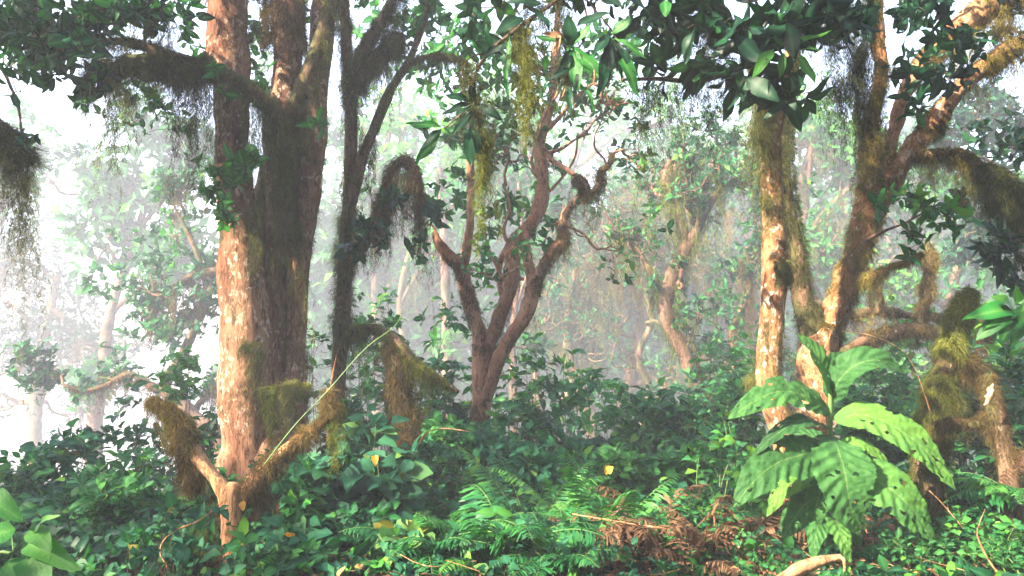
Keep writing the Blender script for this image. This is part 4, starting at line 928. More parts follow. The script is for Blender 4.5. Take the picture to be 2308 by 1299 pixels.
mistree('slanting misty tree seen through the fork of the right-hand trees',
    [[(1900, 12, 30), (1880, 900, 26), (1850, 700, 22), (1800, 560, 20), (1812, 480, 18), (1820, 400, 16), (1830, 300, 12)]], [[(1802, 560, 16), (1850, 490, 12), (1905, 430, 10), (1935, 390, 6)], [(1815, 460, 18), (1808, 400, 16), (1830, 330, 10)], [(1780, 310, 10), (1830, 330, 12), (1880, 345, 10)]],
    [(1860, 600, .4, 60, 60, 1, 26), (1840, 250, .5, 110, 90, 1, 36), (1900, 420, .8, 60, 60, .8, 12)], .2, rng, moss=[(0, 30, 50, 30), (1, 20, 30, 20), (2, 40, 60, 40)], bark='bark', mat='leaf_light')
mistree('bright green leafy tree behind the level mossy limbs at the right',
    [[(2150, 11.5, 30), (2150, 850, 26), (2140, 700, 22), (2160, 560, 18), (2120, 420, 12)]], [[(2140, 700, 16), (2060, 640, 10), (2000, 600, 8)], [(2150, 620, 14), (2220, 560, 10), (2290, 540, 8)]],
    [(2000, 660, 0, 80, 60, 1, 36), (2100, 640, 0, 90, 60, 1, 40), (2220, 620, 0, 90, 60, 1, 34), (2260, 720, 0, 80, 60, 1, 28), (2140, 560, 0, 80, 50, 1, 20), (1960, 850, 0, 70, 60, 1, 30), (2080, 830, 0, 90, 50, 1, 36), (2200, 860, .5, 90, 60, 1, 26)], .19, rng, mat='leaf', Wr=.22, tb=.75)
mistree('grey misty tree with spreading branches against the white sky at the far right',
    [[(2420, 10.5, 40), (2400, 700, 34), (2360, 480, 28), (2320, 300, 22)]], [[(2360, 480, 16), (2260, 380, 10), (2150, 330, 6)], [(2330, 350, 14), (2250, 280, 9), (2200, 270, 5)], [(2360, 520, 14), (2280, 500, 10), (2180, 530, 6)]],
    [(2230, 400, 0, 80, 40, 1, 30), (2290, 290, 0, 60, 60, 1, 26), (2250, 500, 0, 90, 40, 1, 30)], .17, rng, mat='leaf_dark')
mistree('crooked thin-branched tree draped with moss in the gap left of the leaning pale tree',
    [[(1455, 11.5, 22), (1450, 960, 18), (1462, 880, 16), (1440, 800, 16), (1470, 720, 14), (1450, 650, 12)]], [[(1450, 650, 12), (1400, 600, 10), (1380, 520, 8)], [(1460, 700, 10), (1500, 640, 9), (1490, 560, 7)]], [], .10, rng, lf=1, g=6, gd=2, gl=1.2,
    moss=[(0, 60, 80, 40), (1, 60, 80, 40)], mossmat='moss_brown')
mistree('crooked mossy tree with reddish hanging tufts just left of the pale lichen-flecked tree',
    [[(1650, 12, 24), (1655, 940, 20), (1640, 840, 18), (1670, 760, 16), (1655, 680, 14)]], [[(1655, 680, 14), (1610, 620, 10), (1560, 600, 7)], [(1660, 720, 12), (1700, 660, 9), (1690, 600, 7)]], [], .11, rng, lf=1, g=5, gd=2, gl=1.1,
    moss=[(0, 90, 120, 80), (1, 90, 130, 90)], mossmat='moss_brown')
mistree('thin mossy tree arching over the mist between the reddish tree and the many-armed tree',
    [[(1255, 12.5, 20), (1262, 950, 18), (1285, 860, 16), (1275, 780, 14), (1310, 700, 12)]], [[(1310, 700, 12), (1340, 620, 9), (1400, 590, 7)], [(1280, 800, 10), (1230, 740, 8), (1240, 680, 6)]], [], .10, rng, lf=1, g=5, gd=2, gl=1.1,
    moss=[(0, 60, 100, 60), (1, 30, 50, 30)], mossmat='moss')
mistree('crooked branching tree in the mist behind the two right-hand trees',
    [[(1940, 12, 24), (1950, 900, 20), (1935, 780, 18), (1960, 680, 15)]], [[(1960, 680, 14), (2000, 600, 10), (2060, 560, 7)], [(1945, 740, 12), (1900, 680, 9), (1880, 600, 7)]], [], .13, rng, lf=1, g=5, gd=2, gl=1.2, moss=[(0, 60, 80, 60), (1, 60, 80, 60)], mossmat='moss_brown')
# left side, against the white fog
mistree('dark-leaved tree just left of the massive trunk with a level mossy limb',
    [[(560, 10.6, 60), (520, 1060, 46), (480, 980, 44), (440, 950, 40), (400, 900, 34), (372, 872, 30), (410, 800, 22), (450, 720, 18), (480, 640, 16)]],
    [[(500, 610, 22), (450, 618, 22), (410, 640, 20), (370, 668, 18), (345, 700, 12), (335, 740, 8)], [(385, 890, 22), (340, 870, 18), (310, 850, 14), (285, 845, 12), (240, 868, 12), (190, 880, 10), (150, 870, 7)], [(470, 660, 14), (440, 560, 10), (400, 480, 8)]],
    [(430, 590, 0, 110, 60, .5, 22), (470, 680, 0, 60, 90, .5, 22), (360, 720, 0, 110, 50, .5, 24), (280, 640, 0, 110, 50, .5, 22), (400, 810, 0, 60, 60, .4, 14), (330, 540, .3, 110, 50, .5, 14), (450, 480, .2, 50, 60, .4, 8)], .15, rng,
    moss=[(0, 60, 90, 60), (1, 20, 60, 30)], mossmat='moss_brown', tb=.45, seg=3)
mistree('pale large-leaved tree fading into white fog at the left',
    [[(200, 13.5, 36), (215, 950, 34), (230, 850, 30), (250, 700, 24), (300, 560, 18), (330, 450, 14)]], [[(300, 560, 14), (240, 480, 10), (190, 440, 7)], [(310, 520, 12), (380, 440, 9), (430, 400, 6)], [(255, 700, 12), (330, 640, 9), (400, 600, 7)]],
    [(290, 440, 0, 120, 70, 1, 40), (380, 400, 0, 90, 80, 1, 30), (350, 560, 0, 110, 60, 1, 34), (220, 400, 0, 60, 50, 1, 12), (450, 330, .5, 80, 80, 1, 24), (350, 300, .5, 80, 60, 1, 12)], .34, rng, Wr=.22, nl=7, bark='bark_pale', tb=.6)
mistree('lilac-grey bushy tree fading into fog at the left edge, mossy bough beneath it',
    [[(82, 15.0, 30), (80, 1000, 28), (82, 900, 26), (86, 820, 24), (110, 720, 20), (130, 620, 16)]], [[(100, 760, 14), (40, 700, 10), (-20, 660, 8)], [(120, 700, 14), (180, 740, 10), (230, 800, 8)], [(90, 850, 12), (140, 830, 12), (200, 870, 9), (240, 860, 6)], [(60, 840, 10), (20, 835, 10), (-30, 860, 8)]],
    [(60, 620, 0, 120, 60, 1.2, 200), (60, 740, 0, 120, 60, 1.2, 240), (170, 770, 0, 90, 60, 1, 160), (190, 670, 0, 80, 50, 1, 90), (80, 830, 0, 80, 26, 1, 60), (10, 560, 0, 60, 40, 1, 50), (75, 930, 0, 26, 26, .3, 14)], .13, rng, mat='leaf_dark', g=4, gl=1.3, moss=[(2, 40, 60, 40), (1, 20, 40, 40)], mossmat='moss_brown', tb=.4)
mistree('faint tall tree at the left, almost lost in the fog behind the bushy one',
    [[(-60, 24, 40), (-50, 800, 34), (-20, 560, 28), (30, 400, 22)]], [[(0, 480, 14), (80, 420, 10), (160, 400, 7)]],
    [(40, 430, 0, 110, 80, 2, 60), (140, 520, 0, 90, 60, 2, 40), (0, 300, 0, 60, 60, 2, 14)], .25, rng, tb=.5)
mistree('pale thin trunk rising in the fog behind the moss-hung slender tree',
    [[(850, 15, 22), (850, 850, 20), (846, 650, 18), (860, 450, 16), (880, 260, 14)]], [[(860, 450, 10), (800, 360, 8), (740, 320, 6)]],
    [(800, 430, 0, 90, 90, 1, 40), (760, 560, 0, 60, 70, 1, 26), (870, 330, 0, 90, 90, 1, 44), (860, 620, 0, 80, 60, 1, 34), (740, 330, 0, 60, 90, 1, 30), (590, 150, 0, 30, 110, 1, 20)], .19, rng, mat='leaf')
for k, (px, Y, w, lab, sw) in enumerate([(1118, 17, 16, 'slim bare trunk in the mist, first left of the central fork', 30), (925, 14, 16, 'slim whitish trunk in the mist beside the leaning mossed tree', -25), (1640, 16, 20, 'distant bare trunk seen between the leaning pale tree and the right trees', 40),
                       (1215, 13, 18, 'thin pale trunk in the mist right of the central fork', -30), (2010, 15, 20, 'thin distant trunk behind the broad-leaved plant', 35)]):
    mistree(lab, [[(px, Y, w * 1.4), (px - 4, 900, w), (px + sw * .6, 780, w * .9), (px + sw, 690, w * .8), (px + sw * .4, 600, w * .8), (px - sw * .8, 500, w * .7), (px - sw, 430, w * .5), (px + sw, 320, w * .4)]], [[(px + sw, 690, w * .6), (px + 40 + sw, 620, w * .4), (px + 90, 540, w * .2)], [(px - sw * .8, 500, w * .5), (px - 60, 420, w * .3), (px - 80, 350, w * .2)]],
            [(px + 40, 520, 0, 90, 70, 1.4, 24), (px - 50, 380, 0, 90, 80, 1.4, 24)], .2, rng, bark='bark_moss', moss=[(0, 50, 80, 30), (1, 50, 60, 20)])

# ---------------------------------------------------------------- far wood and an added shade ring
def far_wood_and_ring():
    r = np.random.default_rng(77)
    mb = MB()
    C = []
    for Y, n, top in ((40, 1900, 1.3), (55, 2200, 1.7), (72, 2200, 2.0)):
        px = r.uniform(560, 2900, n)
        P = np.array([at(a, 700, Y + r.uniform(-2.5, 2.5)) for a in px])
        g = gz(P[:, 0], P[:, 1])
        ztop = 1.35 + P[:, 1] * (.18 + .05 * np.sin(px * .013) + .04 * np.sin(px * .031) - .12 * np.clip((760 - px) / 200, 0, 1))
        P[:, 2] = g + r.uniform(0, 1, n) ** .7 * (ztop - g)
        C.append(P)
    # unseen leaf ring added behind and beside the viewer to block sky light
    n = 3000
    th = r.uniform(radians(70), radians(290), n)      # measured from the viewing direction
    R = r.uniform(13, 18, n)
    P = np.stack([np.sin(th) * R, np.cos(th) * R, r.uniform(0, 1, n) * 8.5], 1); P[:, 2] += gz(P[:, 0], P[:, 1])
    C.append(P)
    C = np.vstack(C)
    for s in range(14):
        c = C + r.normal(size=C.shape) * .9
        A = r.normal(size=C.shape) + [0, -.3, .5]
        whorls(mb, c, A, 4, .7, .3, r, kind='ell', seg=2, tonebase=.5)
    o = mb.build('distant_forest_and_shade_ring', M['leaf'])
    tag(o, 'faint wall of misty trees closing the clearing, with an added shade ring behind the viewer', None, kind='stuff')
far_wood_and_ring()

# ---------------------------------------------------------------- shrubs and leafy plants
def shrub(label, px, top, Y, rx, L, style='whorl', mat='leaf', stems=7, tips=40, Wr=.3, kind='ell', seg=3, nl=7, name='shrub', cat='shrub', tb=.5, tv=.2, group=None, low=.25, base_px=None, r=.006, droop=.35, loc=None, seed=None, rootdz=0.0, dz=None):
    rg = np.random.default_rng(seed if seed is not None else int(px * 7 + top))
    b = gbase(px if base_px is None else base_px, Y)
    ctr = at(px, top, Y); H = max(.15, ctr[2] - b[2]); RX = rx * psz(Y)
    root = thing(name, label, cat, b, group)
    sb = MB(); lb = MB()
    u = rg.normal(size=(tips, 3)); u = norm(u) * rg.uniform(.25, 1, (tips, 1)) ** .5
    T = np.stack([ctr[0] + u[:, 0] * RX, Y + u[:, 1] * (dz or min(RX, .6)), b[2] + H * (low + (1 - low) * (.5 + .5 * u[:, 2]))], 1)
    S0 = b + rg.normal(size=(stems, 3)) * [.05, .05, 0]; S0[:, 2] = b[2] - .03
    top_i = np.argsort(-T[:, 2] + rg.uniform(0, .2, tips))[:stems]
    St = T[top_i]
    twigs(sb, S0, St, r, rg, sag=.08, k=8)
    # the others fork off the nearest stem
    rest = np.setdiff1d(np.arange(tips), top_i)
    if len(rest):
        uu = np.linspace(.15, .9, 8)[None, :, None]
        cand = (S0[:, None] * (1 - uu) + St[:, None] * uu).reshape(-1, 3)
        d = np.linalg.norm(T[rest][:, None] - cand[None], axis=-1) + np.where(cand[None, :, 2] > T[rest][:, None, 2], .3, 0)
        twigs(sb, cand[d.argmin(1)], T[rest], r * .6, rg, sag=.1, k=5)
        Bs = np.vstack([S0 * .3 + St * .7, cand[d.argmin(1)]]); Es = np.vstack([St, T[rest]])
    else: Bs, Es = S0 * .3 + St * .7, St
    D = norm(Es - Bs)
    if style == 'whorl':
        whorls(lb, Es, D * .6 + [0, -.15, .5] + rg.normal(size=D.shape) * .2, nl, L, Wr, rg, kind=kind, seg=seg, tonebase=tb, tonevar=tv, droop=droop)
    else:      # leaves one by one along the last part of each twig
        k = nl; t = np.linspace(.15, 1, k)[None, :, None] + rg.uniform(-.05, .05, (len(Es), k, 1))
        P = (Bs[:, None] * (1 - t) + Es[:, None] * t).reshape(-1, 3)
        n = len(P); DD = np.repeat(D, k, 0)
        side = norm(np.cross(DD, [0, 0, 1.0] + rg.normal(size=(n, 3)) * .4)) * np.where(np.arange(n) % 2, 1, -1)[:, None]
        d = side + DD * .6 + rg.normal(size=(n, 3)) * .3 + [0, -.15, -.25 if style == 'droop' else .1]
        N = np.array([0, -.55, 1.0]) + rg.normal(size=(n, 3)) * .4
        pet = norm(d) * L * .25
        twigs(sb, P, P + pet, r * .35, rg, sag=.05, k=3)
        l = L * rg.uniform(.55, 1.2, n)
        leaves(lb, P + pet, d, N, l, l * Wr, rng=rg, kind=kind, seg=seg, droop=droop, tone=np.clip(rg.normal(tb, tv, n), 0, 1))
    lb.build('leaves', M[mat], root)
    sb.build('stems', M['twig' if mat.startswith('leaf_dark') or style == 'whorl' else 'stem'], root)
    return root

# left bank
shrub('tall airy shrub with narrow grey-green leaves against the white fog', 240, 940, 7.4, 150, .13, mat='leaf_dark', tips=60, tb=.7, Wr=.22, kind='lan')
shrub('rounded shrub with pointed leaves at the far left edge', 90, 1060, 6.8, 130, .12, mat='leaf', tips=60)
shrub('narrow-leaved shrub whose tips rise just left of the orange broken stump', 400, 950, 6.9, 70, .13, mat='leaf_dark', tips=40, tb=.6, Wr=.2, kind='lan')
shrub('bright-leaved sapling standing against the fog left of the massive trunk', 405, 780, 7.6, 50, .10, mat='leaf_lime', tips=46, tb=.5, low=.6, stems=4)
shrub('broad dark shrub filling the slope below the fog', 180, 1090, 6.0, 170, .11, 'alt', mat='leaf', tips=80, nl=7, Wr=.32)
shrub('dense glossy shrub low down between the left edge and the broken stump', 330, 1120, 5.5, 150, .10, 'alt', mat='leaf', tips=90, nl=7, Wr=.34, tb=.45)
shrub('dark glossy bush in the lower left corner behind the lime leaves', 120, 1200, 4.8, 150, .10, 'alt', mat='leaf_dark', tips=80, nl=7, Wr=.34, tb=.7)
shrub('low glossy bush left of the foot of the broken stump', 380, 1180, 4.9, 110, .09, 'alt', mat='leaf', tips=80, nl=7, Wr=.34, tb=.5)
# the lime foreground plant at the left corner
rt = thing('broadleaf_seedling', 'bright lime broad-leaved plant in the bottom left corner', 'plant', gbase(-40, 3.4))
sb = MB(); lb = MB()
tube(sb, pxpath([ground_row(-60, 3.4, 10), (-20, 1280, 3.4, 9), (30, 1245, 3.4, 7), (60, 1215, 3.4, 5), (75, 1200, 3.4, 4)]), 8)
for (a, b, c, d, w, tn) in [(50, 1220, 164, 1262, 30, .8), (35, 1195, -60, 1210, 30, .6), (70, 1190, 108, 1232, 26, .9), (20, 1265, 60, 1330, 55, .5), (60, 1255, 110, 1320, 40, .6), (-40, 1120, 30, 1145, 34, .7), (75, 1200, 95, 1150, 12, .9)]:
    A_, B_ = at(a, b, 3.4), at(c, d, 3.3)
    leaves(lb, [A_], [B_ - A_], [[.1, -.8, .9]], np.linalg.norm(B_ - A_) * 1.1, w * psz(3.4), rng, 'ovt', 7, fold=.2, droop=.25, tone=np.array([tn]))
    twigs(sb, [at(30, 1245, 3.4)], [A_], .0025, rng)
lb.build('leaves', M['leaf_lime'], rt); sb.build('stem', M['stem'], rt)

# heart-leaved climbers round the broken stump
shrub('heart-leaved bush with a few yellow leaves right of the broken stump', 860, 1000, 5.3, 90, .15, 'droop', 'leaf_vine', stems=6, tips=34, nl=5, Wr=.42, kind='ovt', seg=4, tb=.45, tv=.25)
shrub('heart-leaved plant with big drooping leaves under the pale torn wood', 730, 1010, 5.2, 90, .17, 'droop', 'leaf_vine', stems=5, tips=34, nl=5, Wr=.42, kind='ovt', seg=4, tb=.4, tv=.2)
shrub('low heart-leaved plant in the bottom centre-left among yellowing leaves', 640, 1180, 4.6, 90, .135, 'droop', 'leaf_vine', stems=6, tips=34, nl=5, Wr=.42, kind='ovt', seg=4, tb=.5, tv=.28)
shrub('heart-leaved clump in front of the leaning mossed trunk', 820, 930, 5.6, 60, .15, 'droop', 'leaf_vine', stems=4, tips=12, nl=4, Wr=.42, kind='ovt', seg=4, tb=.45, low=.7)
shrub('dark-green leafy clump at the bottom between the stump and the ferns', 800, 1150, 4.8, 120, .09, 'alt', 'leaf', tips=80, nl=6, Wr=.38, kind='ovt', tb=.4)
shrub('lime-tipped little plant at the bottom, just right of the stump foot', 660, 1262, 4.3, 60, .09, 'alt', 'leaf_lime', tips=14, stems=5, nl=5, Wr=.3, seg=4)
shrub('rounded leafy bush at the foot of the reddish forked tree', 1090, 960, 6.9, 80, .135, 'droop', 'leaf_vine', stems=7, tips=60, nl=5, Wr=.38, kind='ovt', tb=.3, tv=.15)
shrub('low mid-green bush left of the reddish forked tree', 960, 1060, 6.2, 100, .09, 'alt', 'leaf', stems=7, tips=80, nl=6, Wr=.36, kind='ovt', tb=.5)
shrub('fresh green bush directly in front of the leaning mossed trunk', 900, 1110, 5.4, 110, .08, 'alt', 'leaf_light', stems=7, tips=70, nl=6, Wr=.3, tb=.2)
# whorled shrubs in the middle
shrub('whorled shrub with paddle leaves right of the reddish forked tree', 1240, 850, 8.4, 80, .16, 'whorl', 'leaf', stems=5, tips=40, Wr=.26, tb=.6)
shrub('whorled shrub half in mist, topmost tips above its right neighbour', 1290, 780, 8.8, 60, .15, 'whorl', 'leaf', stems=4, tips=22, Wr=.26, tb=.75, low=.5)
shrub('dark whorled shrub beneath the misty mossy veil', 1190, 920, 8.0, 80, .13, 'whorl', 'leaf_dark', stems=6, tips=44, Wr=.26, tb=.75)
shrub('glossy whorled shrub behind the arching moss-hung limb', 1000, 790, 8.4, 70, .15, 'whorl', 'leaf', stems=5, tips=44, Wr=.26, tb=.55)
shrub('dark tangled shrub between the leaning mossed trunk and the reddish tree', 1000, 900, 7.9, 80, .13, 'whorl', 'leaf_dark', stems=6, tips=60, Wr=.28, tb=.7)
shrub('bluish-green bush in the mist at the foot of the misty leaning trees', 1330, 990, 8.4, 110, .12, 'alt', 'leaf_dark', stems=8, tips=90, nl=6, Wr=.3, tb=.7)
shrub('bluish-green bush left of the foot of the leaning pale tree', 1480, 960, 8.8, 110, .12, 'alt', 'leaf_dark', stems=8, tips=90, nl=6, Wr=.3, tb=.7)
shrub('fine-leaved dark bush left of the pale lichen-flecked tree', 1610, 1000, 7.4, 90, .09, 'alt', 'leaf', stems=8, tips=90, nl=6, Wr=.34, tb=.45)
shrub('thin-stemmed herb with round leaves left of the broad-leaved plant', 1620, 940, 5.6, 60, .075, 'alt', 'leaf', stems=6, tips=22, nl=5, Wr=.36, kind='ovt', tb=.65, low=.3)
shrub('low round-leaved herb under the left leaves of the broad-leaved plant', 1600, 1100, 5.3, 70, .06, 'alt', 'leaf', stems=6, tips=40, nl=5, Wr=.36, kind='ovt', tb=.6)
shrub('dark bush behind the brown dry ferns', 1400, 1060, 6.6, 130, .09, 'alt', 'leaf', stems=8, tips=110, nl=6, Wr=.34, tb=.45)
shrub('whorled shrub with lime tips beside the brown-mossed arching bough', 1620, 760, 9.2, 60, .13, 'whorl', 'leaf_lime', stems=5, tips=34, Wr=.24, tb=.3, low=.5)
# right
shrub('leafy bush in shade behind the broad-leaved plant on its right', 1990, 900, 7.0, 100, .11, 'alt', 'leaf', stems=8, tips=80, nl=6, Wr=.3, tb=.5)
shrub('sunlit bush under the level mossy limbs', 2120, 900, 7.3, 100, .12, 'alt', 'leaf', stems=8, tips=80, nl=6, Wr=.32, tb=.6)
shrub('dark bush between the yellow-green stump and the broad-leaved plant', 2030, 1060, 6.0, 90, .09, 'alt', 'leaf', stems=8, tips=70, nl=6, Wr=.32, tb=.4)
shrub('tangled dark bush behind the fungus-bearing stump', 2240, 850, 6.2, 110, .12, 'alt', 'leaf', stems=8, tips=90, nl=6, Wr=.3, tb=.5)
shrub('shade-dark bush low between the two mossy stumps', 2170, 1080, 5.7, 100, .085, 'alt', 'leaf_dark', stems=8, tips=90, nl=6, Wr=.34, tb=.6)
shrub('round-leaved herb at the bottom right below the fungus-bearing stump', 2200, 1150, 4.7, 110, .06, 'alt', 'leaf', stems=9, tips=70, nl=5, Wr=.38, kind='ovt', tb=.65)
shrub('small pale-leaved herb at the bottom under the broad leaves', 2060, 1200, 4.6, 80, .055, 'alt', 'leaf_light', stems=8, tips=50, nl=5, Wr=.34, tb=.15)
shrub('small pale-leaved herb in the bottom right corner', 2260, 1220, 4.35, 80, .05, 'alt', 'leaf_light', stems=8, tips=50, nl=5, Wr=.36, tb=.2)
for args in [
    ('tall stemmed bush with mixed green leaves hiding the foot of the massive trunk', 640, 1020, 5.6, 70, .11, 'alt', 'leaf', 6, 50, .3, .4),
    ('tall whorled shrub standing just right of the slender moss-hung tree', 860, 650, 8.6, 60, .15, 'whorl', 'leaf', 5, 40, .26, .6),
    ('leafy shrub between the massive trunk and the slender moss-hung tree', 725, 720, 8.2, 40, .12, 'whorl', 'leaf', 4, 34, .26, .45),
    ('airy whorled shrub reaching up between the two left limbs of the reddish tree', 1110, 640, 9.0, 60, .16, 'whorl', 'leaf', 4, 30, .24, .65),
    ('tall thin shrub with paddle leaves right beside the reddish tree crown', 1000, 620, 8.8, 60, .16, 'whorl', 'leaf', 4, 34, .24, .55),
    ('waist-high glossy shrub with upright whorls right of the reddish tree foot', 1160, 870, 7.4, 60, .14, 'whorl', 'leaf', 5, 34, .26, .6),
    ('scrambling bush climbing the left side of the pale lichen-flecked tree', 1660, 820, 6.6, 60, .10, 'alt', 'leaf', 6, 50, .3, .5),
    ('tall shade bush on the bank between the leaning pale tree and the many-armed tree', 1500, 880, 9.5, 70, .13, 'alt', 'leaf', 6, 60, .3, .5),
    ('green bush half-way up behind the arching brown-mossed bough', 1690, 700, 10.5, 70, .15, 'alt', 'leaf_light', 5, 60, .28, .3),
    ('bushy green sapling seen between the arms of the forked mossy tree', 1850, 620, 9.8, 40, .14, 'alt', 'leaf_light', 4, 30, .28, .4),
    ('dense green bush filling the gap right of the forked mossy tree', 1980, 780, 8.6, 80, .13, 'alt', 'leaf', 7, 90, .28, .6),
    ('bright-leaved bush beneath the drooping mossy bough at the far right', 2210, 640, 8.6, 90, .13, 'alt', 'leaf', 7, 90, .28, .65),
    ('tall leafy bush left of the yellow-green stump', 2060, 640, 9.4, 80, .14, 'alt', 'leaf_light', 6, 80, .28, .35),
    ('shrub with spear-shaped leaves low in front of the white fog', 270, 1010, 6.3, 110, .14, 'whorl', 'leaf', 7, 60, .2, .6),
    ('slim shrub with long dark leaves between the massive trunk and its left neighbour', 455, 880, 7.0, 40, .14, 'whorl', 'leaf_dark', 4, 26, .2, .7),
    ('pale green bush with small leaves rising left of the broken stump', 250, 1060, 5.3, 70, .08, 'alt', 'leaf_light', 6, 50, .32, .3),
    ('upright leafy herb touching the right side of the broken stump', 690, 1080, 4.8, 40, .10, 'alt', 'leaf', 5, 26, .34, .7),
    ('tall bush with fresh pale leaves left of the reddish tree foot', 1010, 930, 6.6, 60, .10, 'alt', 'leaf_light', 5, 44, .32, .25),
    ('leafy bush with big rounded leaves right of the reddish tree foot', 1200, 1000, 6.0, 70, .13, 'droop', 'leaf_vine', 5, 34, .4, .4),
    ('bush with fresh light leaves just behind the yellow withered leaf', 1400, 1000, 5.9, 70, .09, 'alt', 'leaf_light', 6, 50, .32, .3),
    ('spindly bush with rounded leaves behind the right end of the dry ferns', 1540, 1000, 5.9, 60, .10, 'alt', 'leaf', 5, 40, .38, .6),
    ('small bush with bright leaves at the foot of the pale lichen-flecked tree', 1700, 1010, 5.3, 50, .08, 'alt', 'leaf', 5, 34, .36, .7),
    ('leafy bush wrapped round the foot of the leaning mossed tree', 930, 1000, 6.3, 60, .12, 'droop', 'leaf_vine', 5, 30, .38, .35),
    ('light-leaved bush between the massive trunk and the broken stump', 480, 1040, 5.6, 50, .09, 'alt', 'leaf_light', 5, 34, .3, .4),
    ('tall bush with grey-green whorls in the gap left of the moss-hung arching limb', 800, 640, 9.4, 60, .15, 'whorl', 'leaf', 5, 50, .26, .5),
    ('leafy shrub behind the leaning mossed tree, its top level with the arch', 930, 760, 8.8, 60, .14, 'whorl', 'leaf', 5, 50, .26, .5),
    ('hazy shrub in the mist between the reddish tree and the many-armed tree', 1330, 820, 11, 90, .17, 'whorl', 'leaf', 6, 60, .26, .5),
    ('bushy shrub in the mist right behind the leaning pale tree', 1590, 820, 11.5, 80, .16, 'alt', 'leaf', 6, 60, .28, .5),
    ('tall hazy shrub far back between the left trunk group and the fog', 350, 800, 10, 90, .16, 'whorl', 'leaf', 6, 50, .26, .5),
    ('broad-leaved climber on the slope in front of the left fog', 150, 960, 6.8, 60, .13, 'droop', 'leaf_vine', 5, 26, .4, .5),
    ('yellowing heart-leaved plant low between the stump and the green ferns', 900, 1200, 4.5, 70, .11, 'droop', 'leaf_vine', 5, 26, .42, .8),
    ('sapling with a flat spray of leaves right above the arching moss-hung limb', 870, 620, 8.0, 50, .13, 'whorl', 'leaf', 4, 40, .26, .6),
    ('tall thin bush closing the gap between the reddish tree and its right-hand shrubs', 1200, 740, 8.6, 60, .14, 'whorl', 'leaf', 5, 50, .26, .6),
    ('lush tall bush midway between the reddish tree and the pale lichen-flecked tree', 1450, 860, 8.2, 80, .12, 'alt', 'leaf', 6, 70, .3, .6),
    ('tall teal bush on the bank left of the arching brown-mossed bough', 1560, 880, 8.0, 70, .12, 'alt', 'leaf', 6, 70, .3, .5),
    ('sapling with light leaves in front of the many-armed misty tree', 1380, 840, 9.2, 50, .13, 'whorl', 'leaf_light', 4, 40, .26, .4),
    ('tall bush with glossy leaves hugging the right side of the forked mossy tree', 1930, 860, 7.0, 50, .11, 'alt', 'leaf', 6, 60, .3, .6),
    ('leafy sapling rising through the level mossy limbs at the right', 2190, 700, 7.6, 60, .13, 'whorl', 'leaf', 5, 50, .26, .65),
    ('tall leafy bush at the right edge behind the fungus-bearing stump', 2290, 760, 6.6, 70, .12, 'alt', 'leaf', 6, 70, .3, .55),
    ('thick bush at the foot of the slender moss-hung tree', 780, 900, 6.6, 50, .12, 'alt', 'leaf', 6, 50, .32, .45),
    ('mixed leafy bush right behind the lime plant at the left edge', 40, 1010, 6.2, 80, .10, 'alt', 'leaf', 6, 50, .32, .6)]:
    lb_, px_, tp_, Y_, rx_, L_, st_, mt_, ns_, nt_, wr_, tb_ = args
    shrub(lb_, px_, tp_, Y_, rx_, L_, st_, mt_, stems=ns_, tips=nt_, Wr=wr_, tb=tb_, nl=6)
# leaf cluster at right edge, on the end of an arching stem
rt = thing('broadleaf_seedling', 'arching stem with a fan of broad shiny leaves at the right edge', 'plant', gbase(2330, 4.6))
sb = MB(); lb = MB()
tube(sb, pxpath([ground_row(2340, 4.6, 14), (2350, 1000, 4.6, 11), (2345, 800, 4.6, 9), (2320, 700, 4.55, 6), (2290, 685, 4.5, 5)]), 8)
for (a, b, c, d, w, tn) in [(2280, 700, 2195, 695, 26, .5), (2285, 695, 2255, 660, 16, .9), (2280, 700, 2215, 745, 24, .2), (2290, 705, 2262, 765, 24, .1), (2300, 705, 2290, 770, 24, .2), (2300, 690, 2320, 740, 22, .7), (2290, 690, 2300, 650, 16, .9), (2300, 700, 2340, 680, 20, .6), (2285, 700, 2232, 722, 20, .05)]:
    A_, B_ = at(a, b, 4.5), at(c, d, 4.42)
    leaves(lb, [A_], [B_ - A_], [[0, -.9, .7]], np.linalg.norm(B_ - A_) * 1.1, w * psz(4.5), rng, 'ovt', 7, fold=.2, droop=.25, tone=np.array([tn]))
lb.build('leaves', M['leaf_lime'], rt); sb.build('stem', M['stem'], rt)

